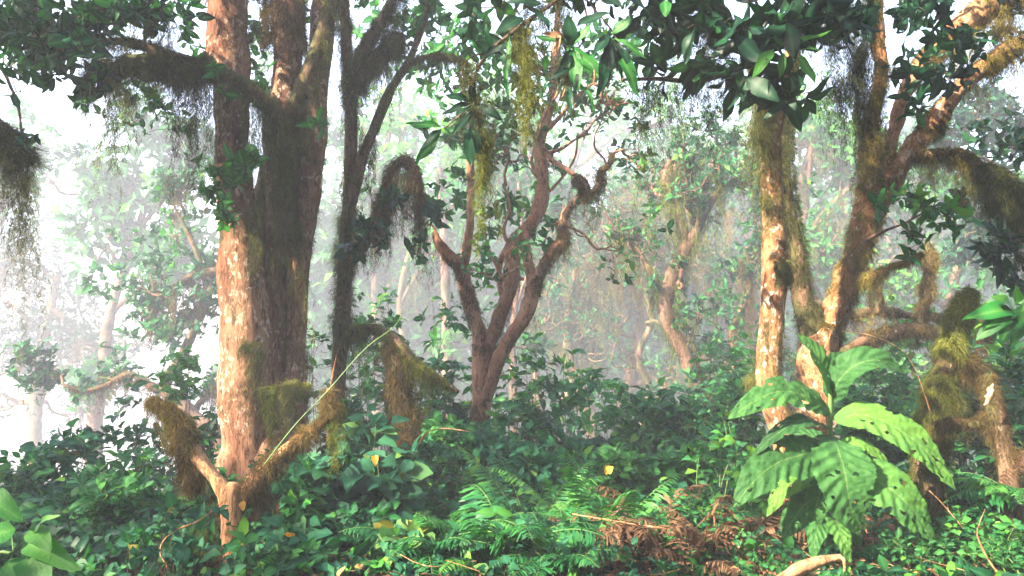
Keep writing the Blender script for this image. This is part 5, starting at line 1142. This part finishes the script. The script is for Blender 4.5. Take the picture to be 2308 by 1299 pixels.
# ---------------------------------------------------------------- the broad-leaved plant
def big_leaf(mb, pts, W, nrm, rg, sag=.0, holes=6, edge_fold=.12, nv=9, tone=.5, prof=.75, curlv=.0):
    """pts rows (px,py,Y) from base to tip, W half width in photo px"""
    P = np.array([list(at(*p)) + [0] for p in pts]); Ym = np.mean([p[2] for p in pts])
    S = spline(P, .008)[:, :3]
    d = np.r_[0, np.cumsum(np.linalg.norm(np.diff(S, axis=0), axis=1))]
    nu = 150
    uu = np.linspace(0, 1, nu)
    C = np.stack([np.interp(uu * d[-1], d, S[:, a]) for a in range(3)], 1)
    T = norm(np.gradient(C, axis=0))
    nrm = norm(np.asarray(nrm, float)); N = norm(nrm - T * (T @ nrm)[:, None]); Sd = np.cross(T, N)
    w = W * psz(Ym) * np.sin(pi * uu ** prof) ** .75
    w = np.where(uu < .5, np.maximum(w, .0035), np.maximum(w, .001))
    v = np.linspace(-1, 1, 33); v = np.sign(v) * np.abs(v) ** .9
    saw = (uu * nv * 5.0 + .8 * np.sin(uu * 31)) % 1.0
    e = 1 + .07 * (saw - .5)[:, None] * (np.abs(v)[None] > .93) + .05 * (pn(np.stack([uu * 5, uu * 0, uu * 0], 1), 2, rg.uniform(0, 9)))[:, None] * np.abs(v)[None]
    ph = uu[:, None] * nv - np.abs(v)[None] * 1.5
    fr = np.abs((ph % 1.0) - .5)
    vein = np.exp(-((.5 - fr) / .07) ** 2) * (np.abs(v)[None] < .92) * .75
    vein = np.maximum(vein, np.exp(-(v[None] / .05) ** 2) * np.ones((nu, 1)))
    puff = np.cos(ph * 2 * pi) * -1.0
    amp = w[:, None] * .04 * np.clip(np.abs(v)[None] * 3, 0, 1)
    X = w[:, None] * v[None] * e
    Z = -amp * puff * .9 - np.abs(v)[None] ** 1.6 * w[:, None] * curlv + np.abs(v)[None] * w[:, None] * edge_fold
    G = np.stack([X, np.broadcast_to(uu[:, None] * d[-1], X.shape), X * 0], -1)
    Z = Z + .006 * pn(G, 22, rg.uniform(0, 9)) + .0025 * pn(G, 90, rg.uniform(0, 9))
    V = C[:, None] + Sd[:, None] * X[..., None] + N[:, None] * Z[..., None]
    m = len(v)
    i = np.arange(nu - 1)[:, None]; j = np.arange(m - 1)[None]
    b = i * m + j; Q = np.stack([b, b + 1, b + m + 1, b + m], -1)
    keep = np.ones((nu - 1, m - 1), bool)
    cu = (uu[:-1, None] + .5 / nu); cv = (v[None, :-1] + v[None, 1:]) / 2
    for _ in range(holes):
        hu, hv = rg.uniform(.2, .9), rg.uniform(-.85, .85)
        a = rg.uniform(.008, .028); bb = rg.uniform(.05, .16); s = np.sign(hv) * .5
        du = (cu - hu) - np.abs(cv - hv) * .15; dv = cv - hv
        keep &= ((du / a) ** 2 + (dv / bb) ** 2 > 1) | (np.abs(cv) < .05)
    for _ in range(max(2, holes // 3)):
        hu = rg.uniform(.15, .9); sd = rg.choice([-1, 1])
        keep &= (((cu - hu) / .03) ** 2 + ((cv - sd) / .28) ** 2 > 1)
    tn = tone + .12 * pn(G, 12, 3) + .08 * pn(G, 60, 5)
    mb.add(V.reshape(-1, 3), Q[keep], None, np.clip(tn, 0, 1).ravel(), vein.ravel())

YP = 4.75
hp = thing('broadleaf_plant', 'large sunlit plant with huge ragged toothed leaves full of insect holes', 'plant', gbase(1866, YP))
rg = np.random.default_rng(4)
mb = MB()
SP = [ground_row(1862, YP, 17), (1862, 1200, YP, 16), (1868, 1080, YP, 15), (1870, 990, YP, 14), (1871, 930, YP, 12), (1872, 880, YP, 10), (1874, 850, YP, 6)]
tube(mb, pxpath(SP), 10, lump=.08); mb.build('stem', M['stem'], hp)
BL = [
 ([(1873, 890, 4.75), (1860, 840, 4.72), (1836, 795, 4.70), (1793, 753, 4.72)], 31, (.55, -.8, .25), 2, .62),
 ([(1874, 905, 4.75), (1892, 858, 4.70), (1925, 825, 4.64), (1975, 812, 4.62), (2042, 842, 4.66)], 38, (-.25, -.75, .75), 3, .28),
 ([(1874, 860, 4.78), (1890, 815, 4.84), (1930, 796, 4.9)], 26, (.3, -.6, .8), 1, .5),
 ([(1868, 930, 4.74), (1838, 905, 4.66), (1790, 885, 4.58), (1730, 890, 4.52), (1640, 945, 4.46)], 42, (0, -.8, .65), 9, .5),
 ([(1868, 965, 4.74), (1820, 947, 4.62), (1770, 965, 4.55), (1735, 990, 4.52), (1698, 1028, 4.5)], 26, (.2, -.35, .9), 3, .12),
 ([(1866, 1010, 4.72), (1820, 1022, 4.6), (1750, 1045, 4.48), (1700, 1085, 4.42), (1652, 1144, 4.4)], 54, (-.1, -.9, .45), 5, .35),
 ([(1874, 985, 4.72), (1888, 1010, 4.6), (1902, 1060, 4.5), (1915, 1130, 4.46), (1928, 1203, 4.5)], 68, (.05, -.95, .3), 10, .45),
 ([(1880, 945, 4.74), (1940, 935, 4.64), (2010, 960, 4.54), (2080, 1010, 4.48), (2153, 1104, 4.44)], 50, (.2, -.8, .6), 12, .85),
 ([(1878, 1005, 4.78), (1930, 1000, 4.72), (1970, 1018, 4.68), (2006, 1048, 4.66)], 28, (.1, -.5, .85), 3, .95),
 ([(1880, 1060, 4.72), (1950, 1075, 4.6), (2010, 1105, 4.52), (2060, 1155, 4.48), (2105, 1222, 4.5)], 58, (.2, -.9, .45), 8, .65),
 ([(1866, 1075, 4.76), (1810, 1080, 4.7), (1765, 1105, 4.66), (1728, 1165, 4.66)], 26, (.2, -.45, .85), 4, .95),
 ([(1862, 1100, 4.74), (1820, 1130, 4.66), (1790, 1170, 4.62), (1762, 1215, 4.62)], 38, (-.2, -.9, .35), 3, .25),
 ([(1864, 1090, 4.72), (1845, 1120, 4.62), (1838, 1160, 4.58), (1836, 1196, 4.58)], 32, (.1, -.95, .2), 5, .4),
 ([(1866, 1150, 4.72), (1850, 1170, 4.6), (1838, 1210, 4.52), (1832, 1262, 4.5)], 26, (-.2, -.9, .3), 2, .4),
 ([(1868, 1160, 4.7), (1885, 1180, 4.56), (1900, 1220, 4.48), (1918, 1270, 4.46)], 26, (.2, -.9, .35), 2, .7),
 ([(1870, 1140, 4.74), (1910, 1160, 4.68), (1930, 1200, 4.64), (1940, 1240, 4.64)], 24, (.3, -.8, .35), 2, .2),
 ([(1868, 1000, 4.8), (1835, 985, 4.86), (1800, 985, 4.9), (1770, 1010, 4.92)], 26, (0, -.6, .8), 2, .3),
]
for k, (pts, W, nr, hl, tn) in enumerate(BL):
    mb = MB(); big_leaf(mb, pts, W, nr, rg, holes=hl, tone=tn, nv=9, curlv=.10 if k not in (0, 1) else -.15)
    mb.build('leaf', M['leaf_big'], hp)

# ---------------------------------------------------------------- ferns
def frond(mb, A, Dh, L, rg, W=.32, pairs=22, arch=.6, rise=.9, tone=.5, curl=0.0, pin=6, stem=None):
    """arching fern frond from A heading Dh (horizontal dir); pinnae of little leaflets"""
    u = np.linspace(0, 1, pairs + 4)[3:-0 or None]
    def pos(t):
        t = np.asarray(t)[..., None]
        return A + np.array([*Dh, 0]) * L * (t * .85) + np.array([0, 0, 1.0]) * L * (rise * t - arch * 1.25 * t ** 2)
    if stem is not None:
        c = pos(np.linspace(0, 1, 10)); tube(stem, np.c_[c, np.linspace(.004, .001, 10)], 4, step=.05, lump=0)
    c = pos(u); T = norm(pos(u + .01) - pos(u - .01))
    Sd = norm(np.cross(T, [0, 0, 1.0])); N = np.cross(Sd, T)
    w = L * W * np.sin(pi * np.clip(u, 0, 1) ** .7) ** .8 * (1 - .35 * u)
    P, D, NN, LL = [], [], [], []
    for sg in (-1, 1):
        pd = norm(Sd * sg + T * .4 + rg.normal(size=T.shape) * (.07 + curl) - N * .12)
        P.append(c); D.append(pd); NN.append(N + rg.normal(size=N.shape) * (.08 + curl)); LL.append(w * rg.uniform(.85, 1.1, len(w)))
    P, D, NN, LL = np.vstack(P), np.vstack(D), np.vstack(NN), np.concatenate(LL)
    leaves(mb, P, D, NN, LL, np.maximum(LL * .085, .0035), rg, 'lan', 4, fold=.25, droop=.35 + curl, tone=np.clip(rg.normal(tone, .12, len(P)), 0, 1))

def fern(label, px, Y, L, n, rg, mat='fern', py=None, tone=.5, dirs=None, curl=0, rise=.9, arch=.6, name='fern', pairs=24, W=.30, group=None, h0=0.0):
    b = gbase(px, Y); b = b + [0, 0, h0]
    root = thing(name, label, 'fern', b, group)
    sb = MB()
    for k in range(n):
        a = rg.uniform(0, 6.28) if dirs is None else dirs[k % len(dirs)] + rg.normal(0, .2)
        mb = MB()
        frond(mb, b, (math.cos(a), math.sin(a)), L * rg.uniform(.75, 1.15), rg, W=W, arch=arch * rg.uniform(.7, 1.2), rise=rise * rg.uniform(.75, 1.2), tone=tone + rg.normal(0, .12), curl=curl, pairs=pairs, stem=sb)
        mb.build('frond', M[mat], root)
    sb.build('stalks', M['stem' if mat == 'fern' else 'twig'], root)
rg = np.random.default_rng(8)
fern('tall upright green fern in front of the reddish tree foot', 1195, 5.4, .62, 10, rg, tone=.6, rise=1.2, arch=.55)
fern('arching green fern left of the upright one, fronds trailing to the left', 1030, 4.8, .7, 11, rg, tone=.6)
fern('lush green fern at the bottom centre', 1150, 4.6, .72, 12, rg, tone=.55)
fern('bright yellow-green fern low at the bottom between two darker ferns', 1080, 4.45, .45, 10, rg, tone=.85)
fern('dark fern whose fronds reach the bottom edge, right of the bright one', 1240, 4.4, .5, 11, rg, tone=.3)
fern('light green fern with feathery tips beside the dry brown ferns', 1300, 5.1, .55, 10, rg, tone=.65)
fern('small green fern rising through the dry ferns', 1370, 5.2, .6, 7, rg, tone=.6, rise=1.3, arch=.5)
fern('grey-green fern right of the dry ferns', 1560, 5.2, .55, 11, rg, tone=.45, dirs=[2.6, 3.1, 3.6, .2, 1.5])
fern('broad bright fern leaning over the dry ferns from the left', 1260, 4.8, .6, 11, rg, tone=.75)
fern('tall fern with pale tips just left of the yellow withered leaf', 1290, 5.4, .75, 9, rg, tone=.7, rise=1.2, arch=.6)
fern('small fern at the bottom edge under the heart-leaved plants', 960, 4.5, .5, 10, rg, tone=.35)
fern('green fern hanging out from the right edge near the ground', 2300, 4.8, .5, 9, rg, tone=.6, dirs=[2.6, 3.1, 3.6, 4.2], h0=.3)
for k, (px, Y, L, n, lab) in enumerate([(1330, 4.9, .6, 9, 'crumpled brown dry fern, leftmost of the dry patch beside the light green fern'), (1420, 4.8, .62, 10, 'dry orange-brown fern in the middle of the dead patch'), (1500, 4.75, .62, 10, 'curled dead fern right of the middle of the dry patch'),
     (1400, 4.4, .5, 8, 'low heap-like dead fern along the bottom edge'), (1600, 4.8, .55, 9, 'sparse dead fern beneath the left leaves of the broad-leaved plant'), (1470, 5.35, .65, 9, 'taller dead fern at the back of the dry patch'), (1560, 4.5, .5, 8, 'dead fern nearest the bottom edge left of the peeled branch'), (1300, 4.5, .45, 7, 'small dead fern among the green ferns at the bottom'), (1680, 5.1, .5, 7, 'dead fern at the foot of the pale lichen-flecked tree')]):
    fern(lab, px, Y, L, max(3, n - 5), rg, 'dry', tone=.5, curl=.16, rise=1.35, arch=.85, W=.27, pairs=20, name='dead_fern')
fern('small rust-brown fern hanging at the right edge', 2320, 4.9, .34, 4, rg, 'dry', tone=.3, dirs=[2.9, 3.6], h0=.62, rise=.4, arch=.9, name='dead_fern')

# ---------------------------------------------------------------- low cover, litter, sticks
def low_cover():
    r = np.random.default_rng(31)
    n = 7200
    Y = 4.1 + 3.8 * r.uniform(0, 1, n); px = r.uniform(-550, 2950, n)
    P = np.array([at(a, 700, y) for a, y in zip(px, Y)])
    nz = pn(np.c_[P[:, :2], P[:, 0] * 0], 1.6, 4)
    clear = (px > 1450) & (Y < 5.6)
    h = np.where(clear, .03 + .09 * r.uniform(0, 1, n), .03 + .34 * r.uniform(0, 1, n) ** 1.4 * np.clip(.75 + .8 * nz, .1, 1.8))
    h = np.where((px > 900) & (px < 1650) & (Y < 5.6), h * .75, h)
    keep = np.where(clear, r.uniform(0, 1, n) < .6, pn(np.c_[P[:, :2], P[:, 0] * 0], 3.3, 9) > -.75)
    P[:, 2] = gz(P[:, 0], P[:, 1]) + h
    P, h = P[keep], h[keep]; n = len(P)
    A = r.normal(size=(n, 3)) * .7 + [0, -.4, 1]
    sp = pn(np.c_[P[:, :2], P[:, 0] * 0], 2.2, 6) + r.normal(0, .45, n)
    kinds = [(sp < -.35, 'leaf_vine', 'ovt', .085, .4, 5, .3, 'undergrowth', 'heart-leaved low plants covering the forest floor'),
             ((sp >= -.35) & (sp < .35), 'leaf', 'ell', .105, .27, 6, .5, 'undergrowth', 'pointed-leaved low plants covering the forest floor'),
             (sp >= .35, 'leaf_light', 'ell', .06, .34, 7, .15, 'undergrowth', 'small light green low plants covering the forest floor')]
    for sel, mt, kd, L, Wr, nl, tb, nm, lab in kinds:
        mb = MB()
        sc = np.clip(h[sel] / .15, .5, 1.3)
        for q in (0, 1, 2):
            s2 = (np.arange(sel.sum()) % 3) == q
            whorls(mb, P[sel][s2] , A[sel][s2], nl, L * (.6, .9, 1.25)[q], Wr, r, kind=kd, seg=3, tonebase=tb, tonevar=.25, open_=1.3)
        o = mb.build(nm, M[mt]); tag(o, lab, None, kind='stuff')
    Q = P.copy(); Q[:, 2] -= h
    sb = MB(); twigs(sb, Q, P, .0025, r, k=4)
    o = sb.build('undergrowth_stems', M['twig']); tag(o, 'thin brown stems of the low ground plants', None, kind='stuff')
    # grass and sprigs in the clearing
    g = MB(); m = 6500
    px = r.uniform(1300, 2450, m); Y = r.uniform(4.0, 6.0, m)
    P = np.array([at(a, 700, y) for a, y in zip(px, Y)]); P[:, 2] = gz(P[:, 0], P[:, 1])
    D = r.normal(size=(m, 3)) * [.6, .6, .2] + [0, 0, 1]; Lg = r.uniform(.03, .13, m)
    k = 5; u = np.linspace(0, 1, k)[None, :, None]
    PP = P[:, None] + norm(D)[:, None] * (Lg[:, None, None] * u) + np.array([0, 0, -.5]) * (Lg[:, None, None] * u ** 2) + r.normal(size=(m, 1, 3)) * [.03, .03, 0] * u ** 2
    ribbons(g, PP, np.full(m, .004), r.uniform(.2, .9, m), r)
    o = g.build('grass', M['fern']); tag(o, 'short grass blades in the small clearing', None, kind='stuff')
    l = MB(); m = 5200
    px = np.where(r.uniform(0, 1, m) < .7, r.uniform(1250, 2450, m), r.uniform(-100, 1300, m)); Y = r.uniform(3.9, 6.5, m)
    P = np.array([at(a, 700, y) for a, y in zip(px, Y)]); P[:, 2] = gz(P[:, 0], P[:, 1]) + r.uniform(.01, .05, m)
    D = r.normal(size=(m, 3)) * [1, 1, .3]; N = r.normal(size=(m, 3)) * .4 + [0, 0, 1]
    Ll = r.uniform(.03, .085, m)
    leaves(l, P, D, N, Ll, Ll * .3, r, 'ell', 4, fold=.5, droop=.5, tonevar=.3)
    o = l.build('fallen_leaves', M['litter']); tag(o, 'brown fallen leaves scattered over the ground', None, kind='stuff')
    t = MB(); m = 420
    px = r.uniform(900, 2450, m); Y = r.uniform(4.0, 6.5, m)
    P = np.array([at(a, 700, y) for a, y in zip(px, Y)]); P[:, 2] = gz(P[:, 0], P[:, 1]) + r.uniform(0, .12, m)
    twigs(t, P, P + r.normal(size=(m, 3)) * [.13, .13, .06], .0025, r, k=5)
    o = t.build('fallen_twigs', M['wood']); tag(o, 'thin brown fallen twigs lying among the plants', None, kind='stuff')
low_cover()

def stick(name, label, cat, rows, mat='wood', sides=8, **kw):
    P = pxpath(rows); root = thing(name, label, cat, P[0, :3])
    mb = MB(); tube(mb, P, sides, **kw); o = mb.build(name + '_wood' if False else 'shaft', M[mat], root)
    return root
lg = thing('fallen_branch', 'peeled pale branch lying at the bottom below the broad-leaved plant', 'branch', at(1760, 1310, 4.25))
mb = MB(); tube(mb, pxpath([(1700, 1345, 4.15, 20), (1760, 1308, 4.2, 24), (1805, 1282, 4.25, 28), (1850, 1266, 4.3, 26), (1895, 1256, 4.35, 14)]), 14, lump=.2, lf=14, flute=.08)
mb.build('bough', M['wood'], lg)
mb = MB(); tube(mb, pxpath([(1888, 1256, 4.34, 12), (1902, 1262, 4.33, 9), (1904, 1290, 4.32, 6)]), 8); mb.build('snapped_end', M['wood'], lg)
for lab, rows, mt in [
    ('long green climbing stem slanting up past the broken stump', [(590, 1045, 4.5, 5), (660, 940, 4.5, 5), (740, 860, 4.5, 5), (820, 780, 4.55, 5), (880, 730, 4.6, 4), (900, 690, 4.7, 2)], 'stem'),
    ('bare curling vine dropping left of the broken stump', [(505, 1120, 4.6, 4), (440, 1160, 4.5, 5), (390, 1180, 4.5, 6), (360, 1205, 4.5, 6), (352, 1235, 4.5, 6), (366, 1262, 4.5, 6), (362, 1290, 4.5, 5), (350, 1330, 4.5, 5)], 'wood'),
    ('thin orange dead stem arching over the broad-leaved plant', [(1900, 748, 5.0, 4), (1960, 757, 5.0, 4), (2010, 775, 5.0, 4), (2045, 800, 5.0, 4), (2075, 850, 5.0, 3), (2110, 960, 5.0, 3), (2140, 1160, 5.0, 3)], 'wood'),
    ('thin red-brown stick leaning among the herbs at the lower right', [(2100, 1110, 4.6, 4), (2130, 1140, 4.6, 4), (2180, 1200, 4.6, 4)], 'wood'),
    ('forked bare twig rising from the ground near the bottom right corner', [(2290, 1330, 4.2, 7), (2240, 1280, 4.2, 7), (2215, 1235, 4.2, 6), (2205, 1200, 4.2, 5), (2222, 1150, 4.2, 3)], 'wood'),
    ('pale dead stem lying across the dry ferns', [(1290, 1160, 4.7, 6), (1350, 1170, 4.6, 6), (1430, 1180, 4.6, 6), (1520, 1190, 4.6, 5), (1550, 1215, 4.6, 3)], 'wood'),
    ('slender dead stem arching behind the heart-leaved bush', [(945, 1000, 6.2, 5), (960, 975, 6.2, 5), (1000, 968, 6.2, 5), (1060, 975, 6.2, 4)], 'wood'),
    ('bare forked twig standing in front of the slender moss-hung tree', [(738, 1000, 6.0, 8), (742, 880, 6.0, 8), (748, 830, 6.0, 7), (758, 790, 6.0, 5), (764, 770, 6.0, 3)], 'bark_pale')]:
    r0 = thing('dead_vine' if mt != 'stem' else 'climbing_vine', lab, 'vine', pxpath(rows)[0, :3])
    rows = [(p_, q_, y_, w_ * .6) for p_, q_, y_, w_ in rows]
    mb = MB(); tube(mb, pxpath(rows), 6, lump=.35, lf=40, wob=.02); mb.build('stalk', M[mt], r0)

# single leaves that catch the eye
def single(label, px, py, Y, Lpx, mat, n=3, name='yellow_leaf'):
    P = at(px, py, Y); root = thing(name, label, 'leaf', P)
    rg = np.random.default_rng(int(px)); mb = MB()
    L = Lpx * psz(Y); D = rg.normal(size=(n, 3)) * .5 + [0, 0, -1]
    leaves(mb, np.tile(P + [0, 0, L * .5], (n, 1)), D, np.tile([0, -1, .3], (n, 1)) + rg.normal(size=(n, 3)) * .2, L, L * .36, rg, 'ovt', 7, tone=rg.uniform(.3, 1, n), droop=.2)
    mb.build('blade', M[mat], root)
single('orange-yellow withered leaf above the dry ferns', 1374, 1062, 5.0, 24, 'yellow')
single('spotted yellow leaf right of the broken stump', 648, 1216, 4.3, 34, 'yellow', 1)
single('small orange leaf stuck on the broken stump', 545, 1142, 4.5, 22, 'yellow', 2)
single('pale yellow leaf in the heart-leaved bush', 845, 1040, 5.0, 26, 'yellow', 1)

# ---------------------------------------------------------------- hanging branches over the clearing
ob = thing('overhanging_branch', 'branch hanging into the top centre with long leaves and curly gold moss', 'branch', at(1420, -140, 3.8))
YB = 3.8
bb_ = MB()
OB = [(1620, -260, 4.2, 16), (1420, -140, YB, 14), (1320, -50, YB, 10), (1230, 20, YB, 9), (1160, 70, YB, 8), (1100, 120, YB, 8), (1070, 170, YB, 7), (1072, 240, YB, 6), (1080, 330, YB, 4)]
tube(bb_, pxpath(OB), 8, wob=.01, lump=.2)
for q in ([(1230, 20, 6), (1190, 60, 5), (1180, 160, 4), (1190, 250, 3)], [(1300, -30, 6), (1320, 40, 5), (1310, 100, 4), (1290, 110, 3)], [(1320, 0, 5), (1370, 60, 4), (1400, 110, 3)], [(1250, 10, 5), (1270, 90, 4), (1280, 170, 3), (1278, 240, 2)], [(1065, 230, 5), (1030, 260, 4), (1000, 285, 3)], [(1072, 210, 4), (1060, 235, 3)], [(1100, 120, 4), (1060, 130, 3), (1040, 170, 3), (1045, 240, 2)]):
    tube(bb_, pxpath([(a, b, YB, w) for a, b, w in q]), 6, wob=.008)
bb_.build('twigs', M['twig'], ob)
lb = MB(); ll = MB(); db = MB()
LV = [ # base -> tip px, half width px, brightness
 (995, 285, 920, 277, 10, 1), (995, 295, 938, 362, 13, 1), (995, 290, 945, 330, 9, 0), (1062, 228, 1008, 212, 10, 0), (1066, 232, 1062, 195, 10, 0), (1068, 235, 1128, 258, 13, 0), (1066, 240, 1040, 250, 8, 0), (1062, 232, 1000, 250, 8, 0),
 (1055, 290, 1062, 365, 14, 0), (1060, 280, 1085, 340, 12, 0), (1070, 250, 1020, 300, 9, 0),
 (1290, 105, 1280, 35, 17, 0), (1290, 100, 1330, 55, 12, 1), (1285, 100, 1212, 72, 9, 1), (1292, 108, 1355, 165, 18, 1), (1294, 110, 1300, 195, 18, 1), (1290, 112, 1268, 150, 12, 0), (1298, 140, 1352, 168, 12, 1), (1290, 150, 1295, 190, 12, 0),
 (1283, 190, 1285, 250, 9, 0), (1300, 175, 1350, 240, 5, 1), (1300, 150, 1240, 170, 8, 0),
 (1385, 100, 1445, 200, 16, 1), (1380, 90, 1408, 165, 14, 0), (1375, 80, 1370, 190, 16, 0), (1385, 85, 1455, 120, 7, 1), (1380, 75, 1420, 40, 14, 1), (1370, 80, 1340, 120, 13, 0), (1375, 95, 1350, 210, 15, 0), (1390, 100, 1440, 165, 9, 0), (1300, 60, 1370, 20, 14, 0),
 (1180, 40, 1120, 60, 16, 0), (1220, 10, 1150, -10, 15, 0), (1250, 0, 1300, -40, 15, 0), (1340, -20, 1400, 10, 15, 0), (1200, 20, 1240, 60, 14, 0), (1150, 75, 1130, 210, 8, 1), (1230, 160, 1230, 130, 12, 0), (1500, 0, 1500, 30, 14, 1), (1410, -20, 1470, 20, 14, 0), (1110, 110, 1090, 60, 10, 0), (1090, 130, 1130, 100, 10, 0)]
for a, b, c, d, w, br in LV:
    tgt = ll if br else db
    A_, B_ = at(a, b, YB - .02), at(c, d, YB - .08)
    leaves(tgt, [A_], [B_ - A_], [[rng.normal() * .3, -1, .35]], np.linalg.norm(B_ - A_) * 1.08, w * psz(YB), rng, 'ell', 7, fold=.3, droop=.18, tone=np.array([np.clip(rng.normal(.45, .2), 0, 1)]))
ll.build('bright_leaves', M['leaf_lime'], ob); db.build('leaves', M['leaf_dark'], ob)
dl = MB()
for a, b, c, d, w in [(1270, 85, 1225, 70, 9), (1255, 75, 1262, 100, 8), (1272, 200, 1262, 222, 5), (1290, 260, 1297, 230, 3), (1330, 150, 1345, 175, 5)]:
    A_, B_ = at(a, b, YB - .04), at(c, d, YB - .1)
    leaves(dl, [A_], [B_ - A_], [[.2, -1, .3]], np.linalg.norm(B_ - A_), w * psz(YB), rng, 'ell', 7, fold=.6, tone=np.array([.8]))
dl.build('withered_leaves', M['litter'], ob)
moss_part(ob, rng, [
    dict(P=[(1160, 60, YB, 10), (1182, 60, YB, 20), (1200, 60, YB, 10)], hang=[(0, 130), (.5, 210), (1, 190)], per_m=500, strands=14, r0=.035, curl=.1, k=12, w=.0026, tone=.7, hth=-2),
    dict(P=[(1170, 80, YB, 40), (1190, 150, YB, 40)], hang=[(0, 150), (1, 150)], per_m=500, strands=12, r0=.04, curl=.2, k=12, w=.0026, tone=.6, hth=-2),
    dict(P=[(1190, 200, YB, 20), (1200, 230, YB, 20)], hang=[(0, 130), (1, 130)], per_m=300, strands=7, r0=.03, curl=.15, k=14, w=.0022, tone=.4, hth=-2),
    dict(P=[(1085, 280, YB, 20), (1100, 320, YB, 20)], hang=[(0, 140), (1, 120)], per_m=700, strands=12, r0=.03, curl=.16, k=12, w=.0026, tone=.6, hth=-2)], mat='moss_green')
moss_part(ob, rng, [
    dict(P=[(1050, 130, YB, 24), (1070, 190, YB, 30), (1085, 250, YB, 24)], fur=(500, .06), hang=[(0, 120), (.5, 170), (1, 150)], per_m=380, strands=10, r0=.045, curl=.18, k=12, w=.0026, tone=.3, hth=-2),
    dict(P=[(1035, 260, YB, 10), (1050, 300, YB, 10)], hang=[(0, 150), (1, 130)], per_m=300, strands=8, r0=.03, curl=.14, k=12, w=.0024, tone=.5, hth=-2),
    dict(P=[(1270, 110, YB, 10), (1275, 180, YB, 10)], hang=[(0, 110), (1, 90)], per_m=260, strands=9, r0=.02, curl=.2, k=10, w=.0024, tone=.3, hth=-2),
    dict(P=[(1150, 20, YB, 14), (1230, 0, YB, 14), (1300, -30, YB, 14)], hang=[(0, 90), (1, 130)], per_m=260, strands=10, r0=.04, curl=.16, k=10, w=.0026, tone=.3, hth=-.8)], name='dark_moss', mat='moss')

lbp = thing('overhanging_branch', 'mossy branch drooping in at the left edge with brown ragged moss tails', 'branch', at(-160, 180, 4.6))
mb = MB(); tube(mb, pxpath([(-260, 120, 4.8, 22), (-120, 180, 4.6, 20), (-30, 250, 4.5, 18), (20, 300, 4.5, 16), (50, 320, 4.5, 8)]), 10, lump=.2)
tube(mb, pxpath([(-60, 120, 4.6, 10), (0, 150, 4.6, 8), (40, 240, 4.6, 6), (48, 300, 4.5, 5)]), 8)
tube(mb, pxpath([(-30, 250, 4.5, 14), (20, 340, 4.5, 14), (50, 370, 4.5, 8)]), 8)
mb.build('bough', M['bark_moss'], lbp)
moss_part(lbp, rng, [dict(P=[(-40, 290, 4.5, 40), (10, 310, 4.5, 50), (50, 370, 4.5, 36)], fur=(6000, .08), hang=[(0, 90), (.5, 120), (1, 130)], per_m=500, r0=.05, tone=.3, th=-3, curl=.08),
    dict(P=[(40, 380, 4.5, 26), (75, 400, 4.5, 24)], hang=[(0, 200), (1, 90)], per_m=420, r0=.035, tone=.5, curl=.07), dict(P=[(-10, 150, 4.6, 16), (20, 160, 4.6, 16)], hang=[(0, 100), (1, 120)], per_m=260, r0=.04, tone=.2),
    dict(P=[(50, 460, 4.5, 10), (60, 470, 4.5, 10)], hang=[(0, 150), (1, 140)], per_m=600, r0=.02, tone=.7)])
crown_part(ob, rng, [(1180, -10, 4.2, 120, 40, .3, 16), (1330, -20, 4.2, 110, 50, .3, 16), (1440, 30, 4.3, 70, 50, .2, 8), (1060, 60, 4.6, 60, 60, .2, 8), (1120, 110, 4.4, 50, 30, .1, 6), (1400, 130, 4.4, 60, 50, .2, 6)], .13, .25, 6, 'leaf_dark', 'ell', 4, anchor=pxpath(OB), hang=.9, name='inner_leaves', tonebase=.55)
crown_part(lbp, rng, [(10, 180, 4.5, 60, 60, .15, 7), (60, 320, 4.4, 30, 20, .05, 3), (0, 60, 4.6, 60, 60, .2, 10)], .10, .24, 5, 'leaf_dark', 'ell', 4, hang=.8, anchor=pxpath([(-30, 120, 4.6, 5), (20, 240, 4.5, 5), (50, 320, 4.5, 5)]), name='leaves', tonebase=.6)

# ---------------------------------------------------------------- haze
def haze():
    m, nt, out = newmat('mist')
    v = nt.nodes.new('ShaderNodeVolumePrincipled')
    v.inputs['Color'].default_value = (.86, .89, 1.0, 1)
    v.inputs['Density'].default_value = 0.0070
    v.inputs['Anisotropy'].default_value = 0.1
    nt.links.new(v.outputs[0], out.inputs['Volume'])
    mb = MB()
    x0, x1, y0, y1, z0, z1 = -95, 95, -65, 115, -16, 24.0
    V = [(x, y, z) for z in (z0, z1) for y in (y0, y1) for x in (x0, x1)]
    mb.add(V, [(0, 2, 3, 1), (4, 5, 7, 6), (0, 1, 5, 4), (2, 6, 7, 3), (0, 4, 6, 2), (1, 3, 7, 5)])
    o = mb.build('haze', m, smooth=False)
    tag(o, kind='stuff')
haze()
for o in bpy.data.objects:
    if '_w' in o: del o['_w']
